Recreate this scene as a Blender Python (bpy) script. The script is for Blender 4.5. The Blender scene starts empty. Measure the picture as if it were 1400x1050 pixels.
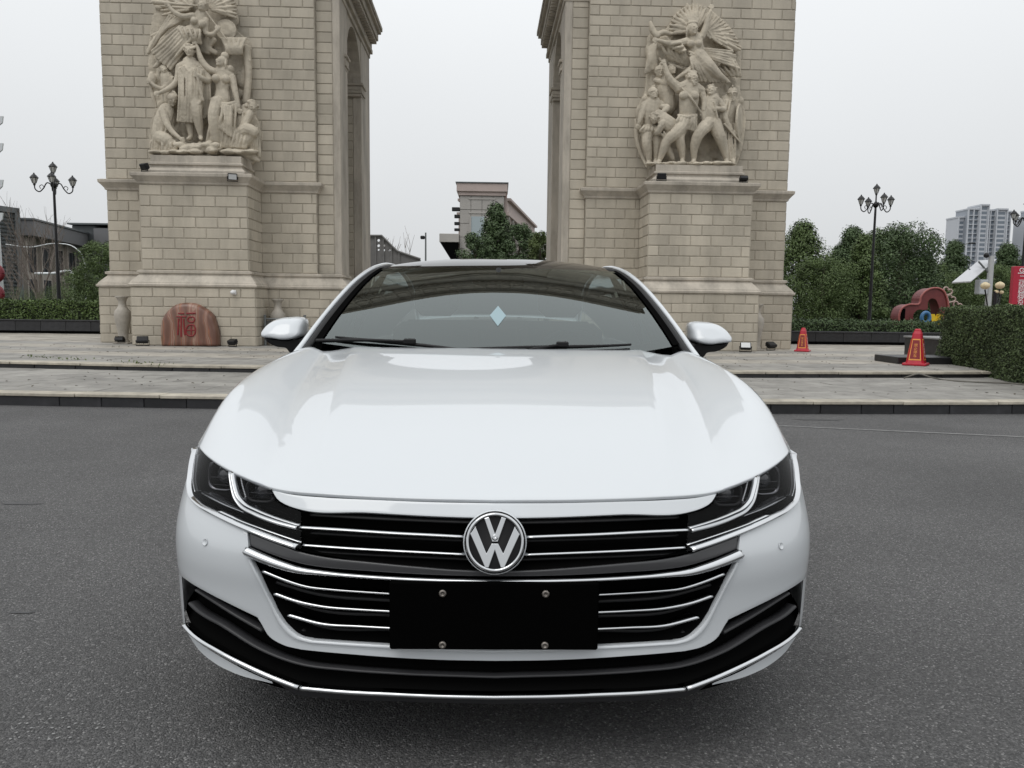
import bpy, bmesh, math, random
import numpy as np
from mathutils import Vector, Matrix, Quaternion
R = math.radians
S = bpy.context.scene
COL = S.collection

# ------------------------------------------------------------------ camera
FPX = 1051.0                      # focal length in photograph pixels (1400 wide)
CAMH = 1.21
PITCH = math.atan((525 - 420) / FPX)
YAW = math.atan((700 - 681) / FPX)
ROLL = 0.012
_f = np.array([math.sin(YAW)*math.cos(PITCH), math.cos(YAW)*math.cos(PITCH), -math.sin(PITCH)])
_r0 = np.array([math.cos(YAW), -math.sin(YAW), 0.0]); _u0 = np.cross(_r0, _f)
_r = math.cos(ROLL)*_r0 + math.sin(ROLL)*_u0; _u = np.cross(_r, _f)
CAMP = np.array([0.0, 0.0, CAMH])
cam = bpy.data.cameras.new('camera'); cam_o = bpy.data.objects.new('camera', cam); COL.objects.link(cam_o)
cam.sensor_width = 36.0; cam.lens = 36.0*FPX/1400.0; cam.clip_start = 0.05; cam.clip_end = 4000
cam_o.matrix_world = Matrix(((_r[0], _u[0], -_f[0], 0), (_r[1], _u[1], -_f[1], 0), (_r[2], _u[2], -_f[2], CAMH), (0, 0, 0, 1)))
S.camera = cam_o

# ------------------------------------------------------------------ overcast sky, soft sun, exposure
SUN_EL, SUN_AZ = 58.0, 215.0       # azimuth clockwise from +Y: behind the camera, to its left
wd = bpy.data.worlds.new('World'); S.world = wd; wd.use_nodes = True
nt = wd.node_tree; nt.nodes.clear()
def N(t, kind, **kw):
    n = t.nodes.new(kind)
    for k, v in kw.items():
        if k.startswith('i_'):
            key = k[2:]; key = int(key) if key.isdigit() else key
            n.inputs[key].default_value = v
        else: setattr(n, k, v)
    return n
out = N(nt, 'ShaderNodeOutputWorld'); bg = N(nt, 'ShaderNodeBackground')
sky = N(nt, 'ShaderNodeTexSky'); sky.sky_type = 'NISHITA'; sky.sun_disc = False
sky.sun_elevation = R(SUN_EL); sky.sun_rotation = R(SUN_AZ); sky.dust_density = 4.0; sky.air_density = 1.0; sky.ozone_density = 1.0
hs = N(nt, 'ShaderNodeHueSaturation'); hs.inputs['Saturation'].default_value = 0.25; hs.inputs['Value'].default_value = 0.085
tc = N(nt, 'ShaderNodeTexCoord'); sx = N(nt, 'ShaderNodeSeparateXYZ')
mr = N(nt, 'ShaderNodeMapRange'); mr.inputs['From Min'].default_value = 0.0; mr.inputs['From Max'].default_value = 1.0
mr.inputs['To Min'].default_value = 0.65; mr.inputs['To Max'].default_value = 1.40      # the luminance rise of an overcast sky towards the zenith
cl = N(nt, 'ShaderNodeTexNoise'); cl.inputs['Scale'].default_value = 1.6; cl.inputs['Detail'].default_value = 3
cm = N(nt, 'ShaderNodeMapRange'); cm.inputs['To Min'].default_value = 0.94; cm.inputs['To Max'].default_value = 1.06
mm = N(nt, 'ShaderNodeMath'); mm.operation = 'MULTIPLY'
cc = N(nt, 'ShaderNodeMixRGB'); cc.blend_type = 'MULTIPLY'; cc.inputs[0].default_value = 1.0; cc.inputs[2].default_value = (0.975, 1.0, 1.02, 1)
ad = N(nt, 'ShaderNodeMixRGB'); ad.blend_type = 'MIX'; ad.inputs[0].default_value = 0.9
L = nt.links.new
L(tc.outputs['Generated'], sx.inputs[0]); L(sx.outputs['Z'], mr.inputs['Value']); L(tc.outputs['Generated'], cl.inputs['Vector'])
L(cl.outputs['Fac'], cm.inputs['Value']); L(mr.outputs[0], mm.inputs[0]); L(cm.outputs[0], mm.inputs[1])
L(mm.outputs[0], cc.inputs[1]); L(sky.outputs[0], hs.inputs['Color']); L(hs.outputs[0], ad.inputs[1]); L(cc.outputs[0], ad.inputs[2])
L(ad.outputs[0], bg.inputs['Color']); bg.inputs['Strength'].default_value = 1.0; L(bg.outputs[0], out.inputs['Surface'])
sun = bpy.data.lights.new('sun', 'SUN'); sun.energy = 0.7; sun.angle = R(35); sun.color = (1.0, 0.97, 0.93)
sun_o = bpy.data.objects.new('sun', sun); COL.objects.link(sun_o)
_sd = Vector((math.sin(R(SUN_AZ))*math.cos(R(SUN_EL)), math.cos(R(SUN_AZ))*math.cos(R(SUN_EL)), math.sin(R(SUN_EL))))
sun_o.rotation_euler = _sd.to_track_quat('Z', 'Y').to_euler(); sun_o.location = (-20, -20, 40)
S.view_settings.view_transform = 'Standard'; S.view_settings.look = 'None'; S.view_settings.exposure = 0.10; S.view_settings.gamma = 1.0
S.view_settings.use_curve_mapping = False

# ------------------------------------------------------------------ pixel geometry: where a ray of the photograph meets a plane of the place
def ray(px, py): return _f + (px-700)/FPX*_r - (py-525)/FPX*_u
def at_y(px, py, Y): d = ray(px, py); return CAMP + d*(Y/d[1])
def at_z(px, py, Z): d = ray(px, py); return CAMP + d*((Z-CAMH)/d[2])

# ------------------------------------------------------------------ materials
MATS = {}
def mat(name, col, rough=0.6, metal=0.0, coat=0.0, spec=0.5, var=0.0, vscale=6.0, bump=0.0, bscale=60.0, var2=None, emit=None, alpha=None, trans=0.0, detail=6.0, objrand=0.0, coords='Object', stretch=None, attr=None, ior=None, streak=0.0):
    m = bpy.data.materials.new(name); MATS[name] = m; m.use_nodes = True
    t = m.node_tree; b = t.nodes['Principled BSDF']
    b.inputs['Base Color'].default_value = (*col, 1); b.inputs['Roughness'].default_value = rough; b.inputs['Metallic'].default_value = metal
    b.inputs['Coat Weight'].default_value = coat; b.inputs['Coat Roughness'].default_value = 0.03
    b.inputs['Specular IOR Level'].default_value = spec
    if trans: b.inputs['Transmission Weight'].default_value = trans
    if ior: b.inputs['IOR'].default_value = ior
    if emit: b.inputs['Emission Color'].default_value = (*col, 1); b.inputs['Emission Strength'].default_value = emit
    tc = N(t, 'ShaderNodeTexCoord'); src = tc.outputs[coords] if coords != 'World' else N(t, 'ShaderNodeNewGeometry').outputs['Position']
    if stretch:
        mp = N(t, 'ShaderNodeMapping'); mp.inputs['Scale'].default_value = stretch; t.links.new(src, mp.inputs['Vector']); src2 = mp.outputs[0]
    else: src2 = src
    cur = None
    if var or var2:
        nz = N(t, 'ShaderNodeTexNoise'); nz.inputs['Scale'].default_value = vscale; nz.inputs['Detail'].default_value = detail; nz.inputs['Roughness'].default_value = 0.62
        t.links.new(src2, nz.inputs['Vector'])
        rp = N(t, 'ShaderNodeValToRGB'); rp.color_ramp.elements[0].position = 0.3; rp.color_ramp.elements[1].position = 0.7
        c2 = var2 if var2 else tuple(c*(1-var) for c in col)
        c1 = col if var2 else tuple(min(1, c*(1+var)) for c in col)
        rp.color_ramp.elements[0].color = (*c2, 1); rp.color_ramp.elements[1].color = (*c1, 1)
        t.links.new(nz.outputs['Fac'], rp.inputs[0]); cur = rp.outputs[0]
    if objrand or attr:
        hv = N(t, 'ShaderNodeHueSaturation')
        if cur: t.links.new(cur, hv.inputs['Color'])
        else: hv.inputs['Color'].default_value = (*col, 1)
        mr = N(t, 'ShaderNodeMapRange'); amt = objrand if objrand else 0.15
        mr.inputs['To Min'].default_value = 1-amt; mr.inputs['To Max'].default_value = 1+amt
        if attr:
            at = N(t, 'ShaderNodeAttribute'); at.attribute_name = attr
            if objrand:
                oi = N(t, 'ShaderNodeObjectInfo'); ad = N(t, 'ShaderNodeMath'); ad.operation = 'ADD'; fr = N(t, 'ShaderNodeMath'); fr.operation = 'FRACT'
                t.links.new(at.outputs['Fac'], ad.inputs[0]); t.links.new(oi.outputs['Random'], ad.inputs[1]); t.links.new(ad.outputs[0], fr.inputs[0]); t.links.new(fr.outputs[0], mr.inputs['Value'])
            else: t.links.new(at.outputs['Fac'], mr.inputs['Value'])
        else:
            oi = N(t, 'ShaderNodeObjectInfo'); t.links.new(oi.outputs['Random'], mr.inputs['Value'])
        t.links.new(mr.outputs[0], hv.inputs['Value']); cur = hv.outputs[0]
    if streak and cur:
        mp2 = N(t, 'ShaderNodeMapping'); mp2.inputs['Scale'].default_value = (2.2, 2.2, .4); t.links.new(src, mp2.inputs['Vector'])
        n2 = N(t, 'ShaderNodeTexNoise'); n2.inputs['Scale'].default_value = 1.0; n2.inputs['Detail'].default_value = 7; n2.inputs['Roughness'].default_value = .7; t.links.new(mp2.outputs[0], n2.inputs['Vector'])
        m2 = N(t, 'ShaderNodeMapRange'); m2.inputs['From Min'].default_value = .36; m2.inputs['From Max'].default_value = .56; m2.inputs['To Min'].default_value = 1-streak; m2.inputs['To Max'].default_value = 1.0; t.links.new(n2.outputs['Fac'], m2.inputs['Value'])
        h2 = N(t, 'ShaderNodeHueSaturation'); t.links.new(cur, h2.inputs['Color']); t.links.new(m2.outputs[0], h2.inputs['Value']); cur = h2.outputs[0]
    if cur: t.links.new(cur, b.inputs['Base Color'])
    if bump:
        bn = N(t, 'ShaderNodeTexNoise'); bn.inputs['Scale'].default_value = bscale; bn.inputs['Detail'].default_value = 5
        t.links.new(src, bn.inputs['Vector']); bp = N(t, 'ShaderNodeBump'); bp.inputs['Strength'].default_value = bump; bp.inputs['Distance'].default_value = 0.02
        t.links.new(bn.outputs['Fac'], bp.inputs['Height']); t.links.new(bp.outputs[0], b.inputs['Normal'])
    return m
def glass(name, tint, ior=1.5, rough=0.0, refl=(1, 1, 1)):
    m = bpy.data.materials.new(name); MATS[name] = m; m.use_nodes = True
    t = m.node_tree; t.nodes.clear(); o = N(t, 'ShaderNodeOutputMaterial')
    tr = N(t, 'ShaderNodeBsdfTransparent'); tr.inputs[0].default_value = (*tint, 1)
    gl = N(t, 'ShaderNodeBsdfGlossy'); gl.inputs['Roughness'].default_value = rough; gl.inputs['Color'].default_value = (*refl, 1)
    fr = N(t, 'ShaderNodeFresnel'); fr.inputs['IOR'].default_value = ior
    mx = N(t, 'ShaderNodeMixShader'); t.links.new(fr.outputs[0], mx.inputs[0]); t.links.new(tr.outputs[0], mx.inputs[1]); t.links.new(gl.outputs[0], mx.inputs[2]); t.links.new(mx.outputs[0], o.inputs[0])
    return m

# ------------------------------------------------------------------ objects
def tag(o, label=None, cat=None, group=None, kind=None):
    if label: o['label'] = label
    if cat: o['category'] = cat
    if group: o['group'] = group
    if kind: o['kind'] = kind
    return o
def thing(name, label, cat, loc=(0, 0, 0), rz=0.0, group=None):
    o = bpy.data.objects.new(name, None); COL.objects.link(o); o.empty_display_size = 0.2
    o.location = loc; o.rotation_euler = (0, 0, rz)
    return tag(o, label, cat, group)
def link(name, me, parent=None, loc=None, rot=None, scale=None):
    o = bpy.data.objects.new(name, me); COL.objects.link(o)
    if parent: o.parent = parent
    if loc is not None: o.location = loc
    if rot is not None: o.rotation_euler = rot
    if scale is not None: o.scale = scale
    return o
class MB:
    """collects shapes in local coordinates and links them as one mesh object"""
    def __init__(s): s.v = []; s.f = []; s.sm = []; s.mi = []; s.tint = []; s.cur = 0; s.tcur = 0.0
    def add(s, vs, fs, smooth=False):
        o = len(s.v); s.v.extend([tuple(map(float, p)) for p in vs])
        for q in fs: s.f.append([i+o for i in q]); s.sm.append(smooth); s.mi.append(s.cur); s.tint.append(s.tcur)
    def box(s, x0, x1, y0, y1, z0, z1, M=None, bev=0.0):
        if x0 > x1: x0, x1 = x1, x0
        if y0 > y1: y0, y1 = y1, y0
        if z0 > z1: z0, z1 = z1, z0
        if bev > 0:
            b = min(bev, (x1-x0)*.45, (y1-y0)*.45, (z1-z0)*.45)
            bm = bmesh.new(); bmesh.ops.create_cube(bm, size=1)
            for v in bm.verts: v.co = Vector(((x0+x1)/2+v.co.x*(x1-x0), (y0+y1)/2+v.co.y*(y1-y0), (z0+z1)/2+v.co.z*(z1-z0)))
            bmesh.ops.bevel(bm, geom=list(bm.edges), offset=b, segments=1, affect='EDGES')
            vs = [v.co.copy() for v in bm.verts]; bm.verts.index_update(); fs = [[v.index for v in f.verts] for f in bm.faces]; bm.free()
        else:
            vs = [Vector(p) for p in [(x0,y0,z0),(x1,y0,z0),(x1,y1,z0),(x0,y1,z0),(x0,y0,z1),(x1,y0,z1),(x1,y1,z1),(x0,y1,z1)]]
            fs = [(3,2,1,0),(4,5,6,7),(0,1,5,4),(1,2,6,5),(2,3,7,6),(3,0,4,7)]
        if M is not None: vs = [M @ Vector(p) for p in vs]
        s.add(vs, fs); return s
    def tube(s, pts, r, n=8, cap=True, flat=None, smooth=True):
        """tapered tube along pts; r a number or a list; flat=(axis vector, factor) squashes the section"""
        P = [np.array(p, float) for p in pts]; m = len(P)
        rr = list(r) if hasattr(r, '__len__') else [r]*m
        if len(rr) != m: rr = list(np.interp(np.linspace(0, 1, m), np.linspace(0, 1, len(rr)), rr))
        T = []
        for i in range(m):
            d = P[min(i+1, m-1)]-P[max(i-1, 0)]; T.append(d/(np.linalg.norm(d)+1e-12))
        a = np.array([0, 0, 1.0]) if abs(T[0][2]) < 0.9 else np.array([1.0, 0, 0])
        nrm = np.cross(T[0], a); nrm /= np.linalg.norm(nrm); vs = []
        for i in range(m):
            nrm = nrm - T[i]*(nrm @ T[i]); nrm /= (np.linalg.norm(nrm)+1e-12); bn = np.cross(T[i], nrm)
            for k in range(n):
                an = 2*math.pi*k/n; off = (math.cos(an)*nrm+math.sin(an)*bn)*rr[i]
                if flat is not None:
                    ax = np.array(flat[0], float); off = off - ax*(off @ ax)*(1-flat[1])
                vs.append(P[i]+off)
        fs = [(i*n+k, i*n+(k+1) % n, (i+1)*n+(k+1) % n, (i+1)*n+k) for i in range(m-1) for k in range(n)]
        s.add(vs, fs, smooth)
        if cap:
            o = len(vs); s.add(vs[:n], [tuple(range(n))[::-1]]); s.add(vs[-n:], [tuple(range(n))])
        return s
    def lathe(s, prof, n=24, c=(0, 0, 0), smooth=True, M=None, a0=0, a1=2*math.pi, caps=True):
        full = abs(a1-a0-2*math.pi) < 1e-6; k = n if full else n+1; vs = []
        for (r, z) in prof:
            for i in range(k):
                an = a0+(a1-a0)*i/n; p = Vector((c[0]+r*math.cos(an), c[1]+r*math.sin(an), c[2]+z)); vs.append(M @ p if M is not None else p)
        m = len(prof); fs = []
        for j in range(m-1):
            for i in range(n): fs.append((j*k+i, j*k+(i+1) % k, (j+1)*k+(i+1) % k, (j+1)*k+i))
        if full and caps:
            fs.append(tuple(range(k))[::-1]); fs.append(tuple((m-1)*k+i for i in range(k)))
        s.add(vs, fs, smooth); return s
    def grid(s, G, smooth=True, flip=False):
        G = np.asarray(G, float); a, b = G.shape[:2]; fs = []
        for i in range(a-1):
            for j in range(b-1):
                q = (i*b+j, i*b+j+1, (i+1)*b+j+1, (i+1)*b+j); fs.append(q[::-1] if flip else q)
        s.add(G.reshape(-1, 3), fs, smooth); return s
    def prism(s, poly, d, M=None, smooth=False):
        """poly in x,z extruded along y from 0 to d"""
        n = len(poly); vs = [Vector((p[0], 0, p[1])) for p in poly]+[Vector((p[0], d, p[1])) for p in poly]
        if M is not None: vs = [M @ v for v in vs]
        fs = [tuple(range(n)), tuple(range(2*n-1, n-1, -1))]+[(i, i+n, (i+1) % n+n, (i+1) % n) for i in range(n)]
        s.add(vs, fs, smooth); return s
    def ell(s, c, r, n=12, m=8, M=None):
        vs = []; fs = []
        for j in range(m+1):
            th = math.pi*j/m
            for i in range(n):
                ph = 2*math.pi*i/n; p = Vector((r[0]*math.sin(th)*math.cos(ph), r[1]*math.sin(th)*math.sin(ph), r[2]*math.cos(th)))
                if M is not None: p = M @ p
                vs.append(p+Vector(c))
        for j in range(m):
            for i in range(n): fs.append((j*n+i, (j+1)*n+i, (j+1)*n+(i+1) % n, j*n+(i+1) % n))
        s.add(vs, fs, True); return s
    def mesh(s, name, mats):
        me = bpy.data.meshes.new(name); me.from_pydata(s.v, [], s.f)
        me.polygons.foreach_set('use_smooth', s.sm)
        if not isinstance(mats, (list, tuple)): mats = [mats]
        for m in mats: me.materials.append(m)
        if len(mats) > 1: me.polygons.foreach_set('material_index', s.mi)
        if any(s.tint):
            a = me.attributes.new('tint', 'FLOAT', 'FACE'); a.data.foreach_set('value', s.tint)
        me.update(); return me
    def build(s, name, mats, parent=None, loc=None, rot=None, kind=None, fixn=True, weld=False):
        me = s.mesh(name, mats)
        if weld or fixn:
            bm = bmesh.new(); bm.from_mesh(me)
            if weld: bmesh.ops.remove_doubles(bm, verts=bm.verts, dist=1e-5)
            if fixn: bmesh.ops.recalc_face_normals(bm, faces=bm.faces)
            bm.to_mesh(me); bm.free()
        o = link(name, me, parent, loc, rot)
        if kind: o['kind'] = kind
        return o
def subsurf(o, lv=2):
    m = o.modifiers.new('sub', 'SUBSURF'); m.levels = lv; m.render_levels = lv; return o
def solidify(o, th, off=-1.0):
    m = o.modifiers.new('solid', 'SOLIDIFY'); m.thickness = th; m.offset = off; return o
def bevel(o, w, seg=2, ang=30):
    m = o.modifiers.new('bev', 'BEVEL'); m.width = w; m.segments = seg; m.limit_method = 'ANGLE'; m.angle_limit = R(ang); return o
def spline(P, n, closed=False):
    """Catmull-Rom (centripetal-ish by chord length) through points, n samples evenly by arc length"""
    P = np.asarray(P, float); m = len(P)
    if m == 2: return np.array([P[0]+(P[1]-P[0])*t for t in np.linspace(0, 1, n)])
    d = np.r_[0, np.cumsum(np.maximum(np.linalg.norm(np.diff(P, axis=0), axis=1), 1e-9))]
    tg = np.zeros_like(P)
    for i in range(m):
        if i == 0: tg[i] = (P[1]-P[0])/(d[1]-d[0])
        elif i == m-1: tg[i] = (P[-1]-P[-2])/(d[-1]-d[-2])
        else:
            h0, h1 = d[i]-d[i-1], d[i+1]-d[i]; tg[i] = ((P[i]-P[i-1])/h0*h1+(P[i+1]-P[i])/h1*h0)/(h0+h1)
    res = []
    for t in np.linspace(0, d[-1], n):
        i = min(max(np.searchsorted(d, t)-1, 0), m-2); h = d[i+1]-d[i]; u = (t-d[i])/h
        res.append((2*u**3-3*u*u+1)*P[i]+(u**3-2*u*u+u)*h*tg[i]+(-2*u**3+3*u*u)*P[i+1]+(u**3-u*u)*h*tg[i+1])
    return np.array(res)
RNG = random.Random(7)
def text_mesh(name, body, size, ext, m, parent, mtx):
    """built-in font glyphs turned into a real mesh object"""
    cu = bpy.data.curves.new(name, 'FONT'); cu.body = body; cu.size = size; cu.align_x = 'CENTER'; cu.extrude = ext; cu.materials.append(m)
    tmp = bpy.data.objects.new(name, cu); COL.objects.link(tmp)
    dg = bpy.context.evaluated_depsgraph_get(); me = bpy.data.meshes.new_from_object(tmp.evaluated_get(dg)); bpy.data.objects.remove(tmp); bpy.data.curves.remove(cu)
    o = link(name, me, parent); o.matrix_local = mtx; return o
# ------------------------------------------------------------------ stone and ground materials
BRICK = mat('sandstone_brick', (0.45, 0.405, 0.33), 0.85, streak=.13, var=0.13, vscale=1.3, bump=0.35, bscale=38, objrand=0.09, attr='tint', coords='World', stretch=(1, 1, 0.45), detail=9)
MORTAR = mat('brick_joint', (0.365, 0.33, 0.27), 0.95, var=0.2, vscale=5, bump=0.3, bscale=30)
TRIM = mat('stone_moulding', (0.46, 0.415, 0.35), 0.8, streak=.3, var=0.18, vscale=2.2, bump=0.3, bscale=25, detail=10, stretch=(1, 1, 0.4), coords='World')
TRIMD = mat('weathered_stone', (0.40, 0.36, 0.30), 0.85, var=0.25, vscale=2.5, bump=0.35, bscale=22, detail=10)

PLZ = 0.25                        # plaza level
# ------------------------------------------------------------------ asphalt
def asphalt():
    m = bpy.data.materials.new('asphalt'); m.use_nodes = True; t = m.node_tree; b = t.nodes['Principled BSDF']
    g = N(t, 'ShaderNodeNewGeometry'); K = t.links.new
    n1 = N(t, 'ShaderNodeTexNoise'); n1.inputs['Scale'].default_value = 130; n1.inputs['Detail'].default_value = 4; n1.inputs['Roughness'].default_value = 0.7
    vo = N(t, 'ShaderNodeTexVoronoi'); vo.inputs['Scale'].default_value = 185
    n2 = N(t, 'ShaderNodeTexNoise'); n2.inputs['Scale'].default_value = 0.7; n2.inputs['Detail'].default_value = 6
    for n in (n1, vo, n2): K(g.outputs['Position'], n.inputs['Vector'])
    r1 = N(t, 'ShaderNodeValToRGB'); e = r1.color_ramp.elements
    e[0].position = 0.0; e[0].color = (0.05, 0.05, 0.051, 1); e[1].position = 1.0; e[1].color = (0.30, 0.295, 0.29, 1)
    for p, c in ((0.45, 0.088), (0.78, 0.118), (0.94, 0.16)):
        q = r1.color_ramp.elements.new(p); q.color = (c, c*0.985, c*0.98, 1)
    sp = N(t, 'ShaderNodeSeparateXYZ'); K(vo.outputs['Color'], sp.inputs[0]); K(sp.outputs[0], r1.inputs[0])
    r2 = N(t, 'ShaderNodeMapRange'); r2.inputs['From Min'].default_value = 0.3; r2.inputs['From Max'].default_value = 0.7; r2.inputs['To Min'].default_value = 0.80; r2.inputs['To Max'].default_value = 1.18
    K(n2.outputs['Fac'], r2.inputs['Value'])
    r3 = N(t, 'ShaderNodeMapRange'); r3.inputs['From Min'].default_value = 0.3; r3.inputs['From Max'].default_value = 0.7; r3.inputs['To Min'].default_value = 0.7; r3.inputs['To Max'].default_value = 1.25
    K(n1.outputs['Fac'], r3.inputs['Value'])
    m1 = N(t, 'ShaderNodeMath', operation='MULTIPLY'); K(r2.outputs[0], m1.inputs[0]); K(r3.outputs[0], m1.inputs[1])
    hv = N(t, 'ShaderNodeHueSaturation'); K(r1.outputs[0], hv.inputs['Color']); K(m1.outputs[0], hv.inputs['Value']); K(hv.outputs[0], b.inputs['Base Color'])
    b.inputs['Roughness'].default_value = 0.78
    hm = N(t, 'ShaderNodeMath', operation='SUBTRACT'); K(n1.outputs['Fac'], hm.inputs[0]); K(vo.outputs['Distance'], hm.inputs[1])
    bp = N(t, 'ShaderNodeBump'); bp.inputs['Strength'].default_value = 0.75; bp.inputs['Distance'].default_value = 0.008; K(hm.outputs[0], bp.inputs['Height']); K(bp.outputs[0], b.inputs['Normal'])
    return m
ASPH = asphalt()
mb = MB(); mb.box(-1500, 1500, -1500, 1500, -0.5, 0.0)
tag(mb.build('road', ASPH), 'dark grey asphalt roadway around the plaza', kind='structure')
PAINT = mat('worn_road_paint', (0.24, 0.24, 0.235), 0.8, var2=(0.10, 0.10, 0.10), vscale=14, detail=8, coords='World')
def ground_patch(name, pts, m, z, label=None):
    b = MB(); b.add([(p[0], p[1], z) for p in pts], [tuple(range(len(pts)))]); return tag(b.build(name, m), label, kind='structure')
la, lb = at_z(1065, 583, 0), at_z(1480, 602, 0)
ground_patch('road_marking', [la, lb, lb+np.array([0, .07, 0]), la+np.array([0, .06, 0])], PAINT, 0.004, 'faint worn white line on the asphalt beside the kerb')
def scuff(px, py, w, h, seed, label):
    rg = random.Random(seed); c = at_z(px, py, 0); b = MB(); g = .026; done = set()
    for k in range(120):                                       # flakes of old paint, one at most in each cell of a fine grid
        a, q = round(rg.gauss(0, w)/g), round(rg.gauss(0, h)/g)
        if (a, q) in done: continue
        done.add((a, q)); s = rg.uniform(.0015, .006); t = rg.uniform(0, 6.28); a += rg.uniform(-.24, .24); q += rg.uniform(-.24, .24)
        b.add([(c[0]+a*g+s*math.cos(t+i*1.2566)*rg.uniform(.6, 1.1), c[1]+q*g+s*math.sin(t+i*1.2566)*rg.uniform(.6, 1.1), .004) for i in range(5)], [(0, 1, 2, 3, 4)])
    tag(b.build('paint_scuff', FLAKE), label, kind='structure')
FLAKE = mat('paint_flake', (.27, .27, .265), .8)
scuff(48, 720, .17, .02, 3, 'long pale scuff of old paint on the asphalt')
scuff(68, 997, .06, .03, 4, 'short pale scuff of old paint on the asphalt')
scuff(118, 612, .03, .01, 5, 'tiny pale scuff on the asphalt near the kerb')
TARM = mat('tar_patch', (0.035, 0.035, 0.036), 0.5, var=0.3, vscale=9, coords='World')
for (px, py, w) in ((1119, 574, .26), (30, 689, .12), (30, 838, .05)):
    c = at_z(px, py, 0); mb = MB(); n = 14
    mb.add([(c[0]+w*math.cos(i/n*6.283)*(1+.25*math.sin(i*2.3)), c[1]+w*.22*math.sin(i/n*6.283)*(1+.3*math.sin(i*1.7)), .003) for i in range(n)], [tuple(range(n))])
    tag(mb.build('tar_patch', TARM), 'dark tar repair on the asphalt', kind='structure')

# ------------------------------------------------------------------ plaza: kerb, lower tread, step, upper paving (all slightly curved in plan)
KERBF = mat('black_granite', (0.02, 0.02, 0.022), 0.42, var=0.45, vscale=7, bump=0.12, bscale=90, objrand=0.35)
NOSE_ST = mat('pale_nosing_stone', (0.40, 0.365, 0.30), 0.75, var=0.3, vscale=5, bump=0.25, bscale=30, objrand=0.14, detail=10)
SLAB = mat('grey_paving_slab', (0.25, 0.24, 0.22), 0.75, var=0.28, vscale=3.2, bump=0.25, bscale=34, objrand=0.13, attr='tint', coords='World', detail=9)
SLABP = mat('pale_paving_slab', (0.33, 0.305, 0.265), 0.75, var=0.25, vscale=2.6, bump=0.25, bscale=34, objrand=0.12, attr='tint', coords='World', detail=9)
JOINT = mat('paving_joint', (0.13, 0.125, 0.11), 0.95, var=0.4, vscale=4, coords='World')
RK, RS = 75.0, 52.0
CK, CS = (-0.3, 8.83+RK), (0.0, 11.85+RS)
def arc_pt(c, r, x): return (x, c[1]-math.sqrt(r*r-(x-c[0])**2))
# lower tread body and upper plaza body
def platform(name, c, r, xr, z0, z1, yb, m, label):
    b = MB(); xs = np.linspace(-xr, xr, 97); fr = [arc_pt(c, r, x) for x in xs]
    top = [(p[0], p[1], z1) for p in fr]; bot = [(p[0], p[1], z0) for p in fr]
    b.add(top+bot, [(i, i+1, i+1+97, i+97) for i in range(96)])
    b.add(top+[(xr, yb, z1), (-xr, yb, z1)], [tuple(range(99))]); o = b.build(name, m); return tag(o, label, kind='structure')
TRD = platform('lower_terrace', CK, RK+0-.02, 30, -0.05, 0.132, 40, JOINT, 'low paved terrace between the road and the arch plaza')
PLA = platform('plaza', CS, RS-.02, 34, 0.1, PLZ-0.018, 140, JOINT, 'raised pale stone plaza under the triumphal arch')
def arc_pieces(name, c, r, xa, xb, w, prof, m, parent, gap=.006, rnd=0.0):
    """row of blocks along an arc; prof = (y0,y1,z0,z1) outward offset of front and back"""
    x = xa; cache = {}; k = 0
    while x < xb:
        ww = w*(1+RNG.uniform(-rnd, rnd)); ww = round(ww/.1)*.1 if rnd else ww
        key = round(ww, 3)
        if key not in cache:
            b = MB(); b.box(-ww/2+gap/2, ww/2-gap/2, prof[0], prof[1], prof[2], prof[3], bev=.006); cache[key] = b.mesh(name, m)
        p = arc_pt(c, r, x+ww/2); an = -math.asin((x+ww/2-c[0])/r)
        link(name, cache[key], parent, (p[0], p[1], RNG.uniform(-.002, .002)), (0, 0, -an if False else math.asin((x+ww/2-c[0])/r)*1.0)); x += ww; k += 1
    return k
arc_pieces('kerb_stone', CK, RK, -12.0, 12.0, .6, (-.02, .06, -.02, .113), KERBF, TRD, rnd=.35)
arc_pieces('nosing_stone', CK, RK, -12.0, 12.0, 1.1, (-.045, .2, .114, .152), NOSE_ST, TRD, rnd=.2)
arc_pieces('kerb_stone', CS, RS, -14.0, 14.0, .8, (-.02, .06, .12, PLZ-.042), KERBF, PLA, rnd=.2)
arc_pieces('nosing_stone', CS, RS, -14.0, 14.0, 1.2, (-.05, .25, PLZ-.04, PLZ), NOSE_ST, PLA, rnd=.2)
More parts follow.
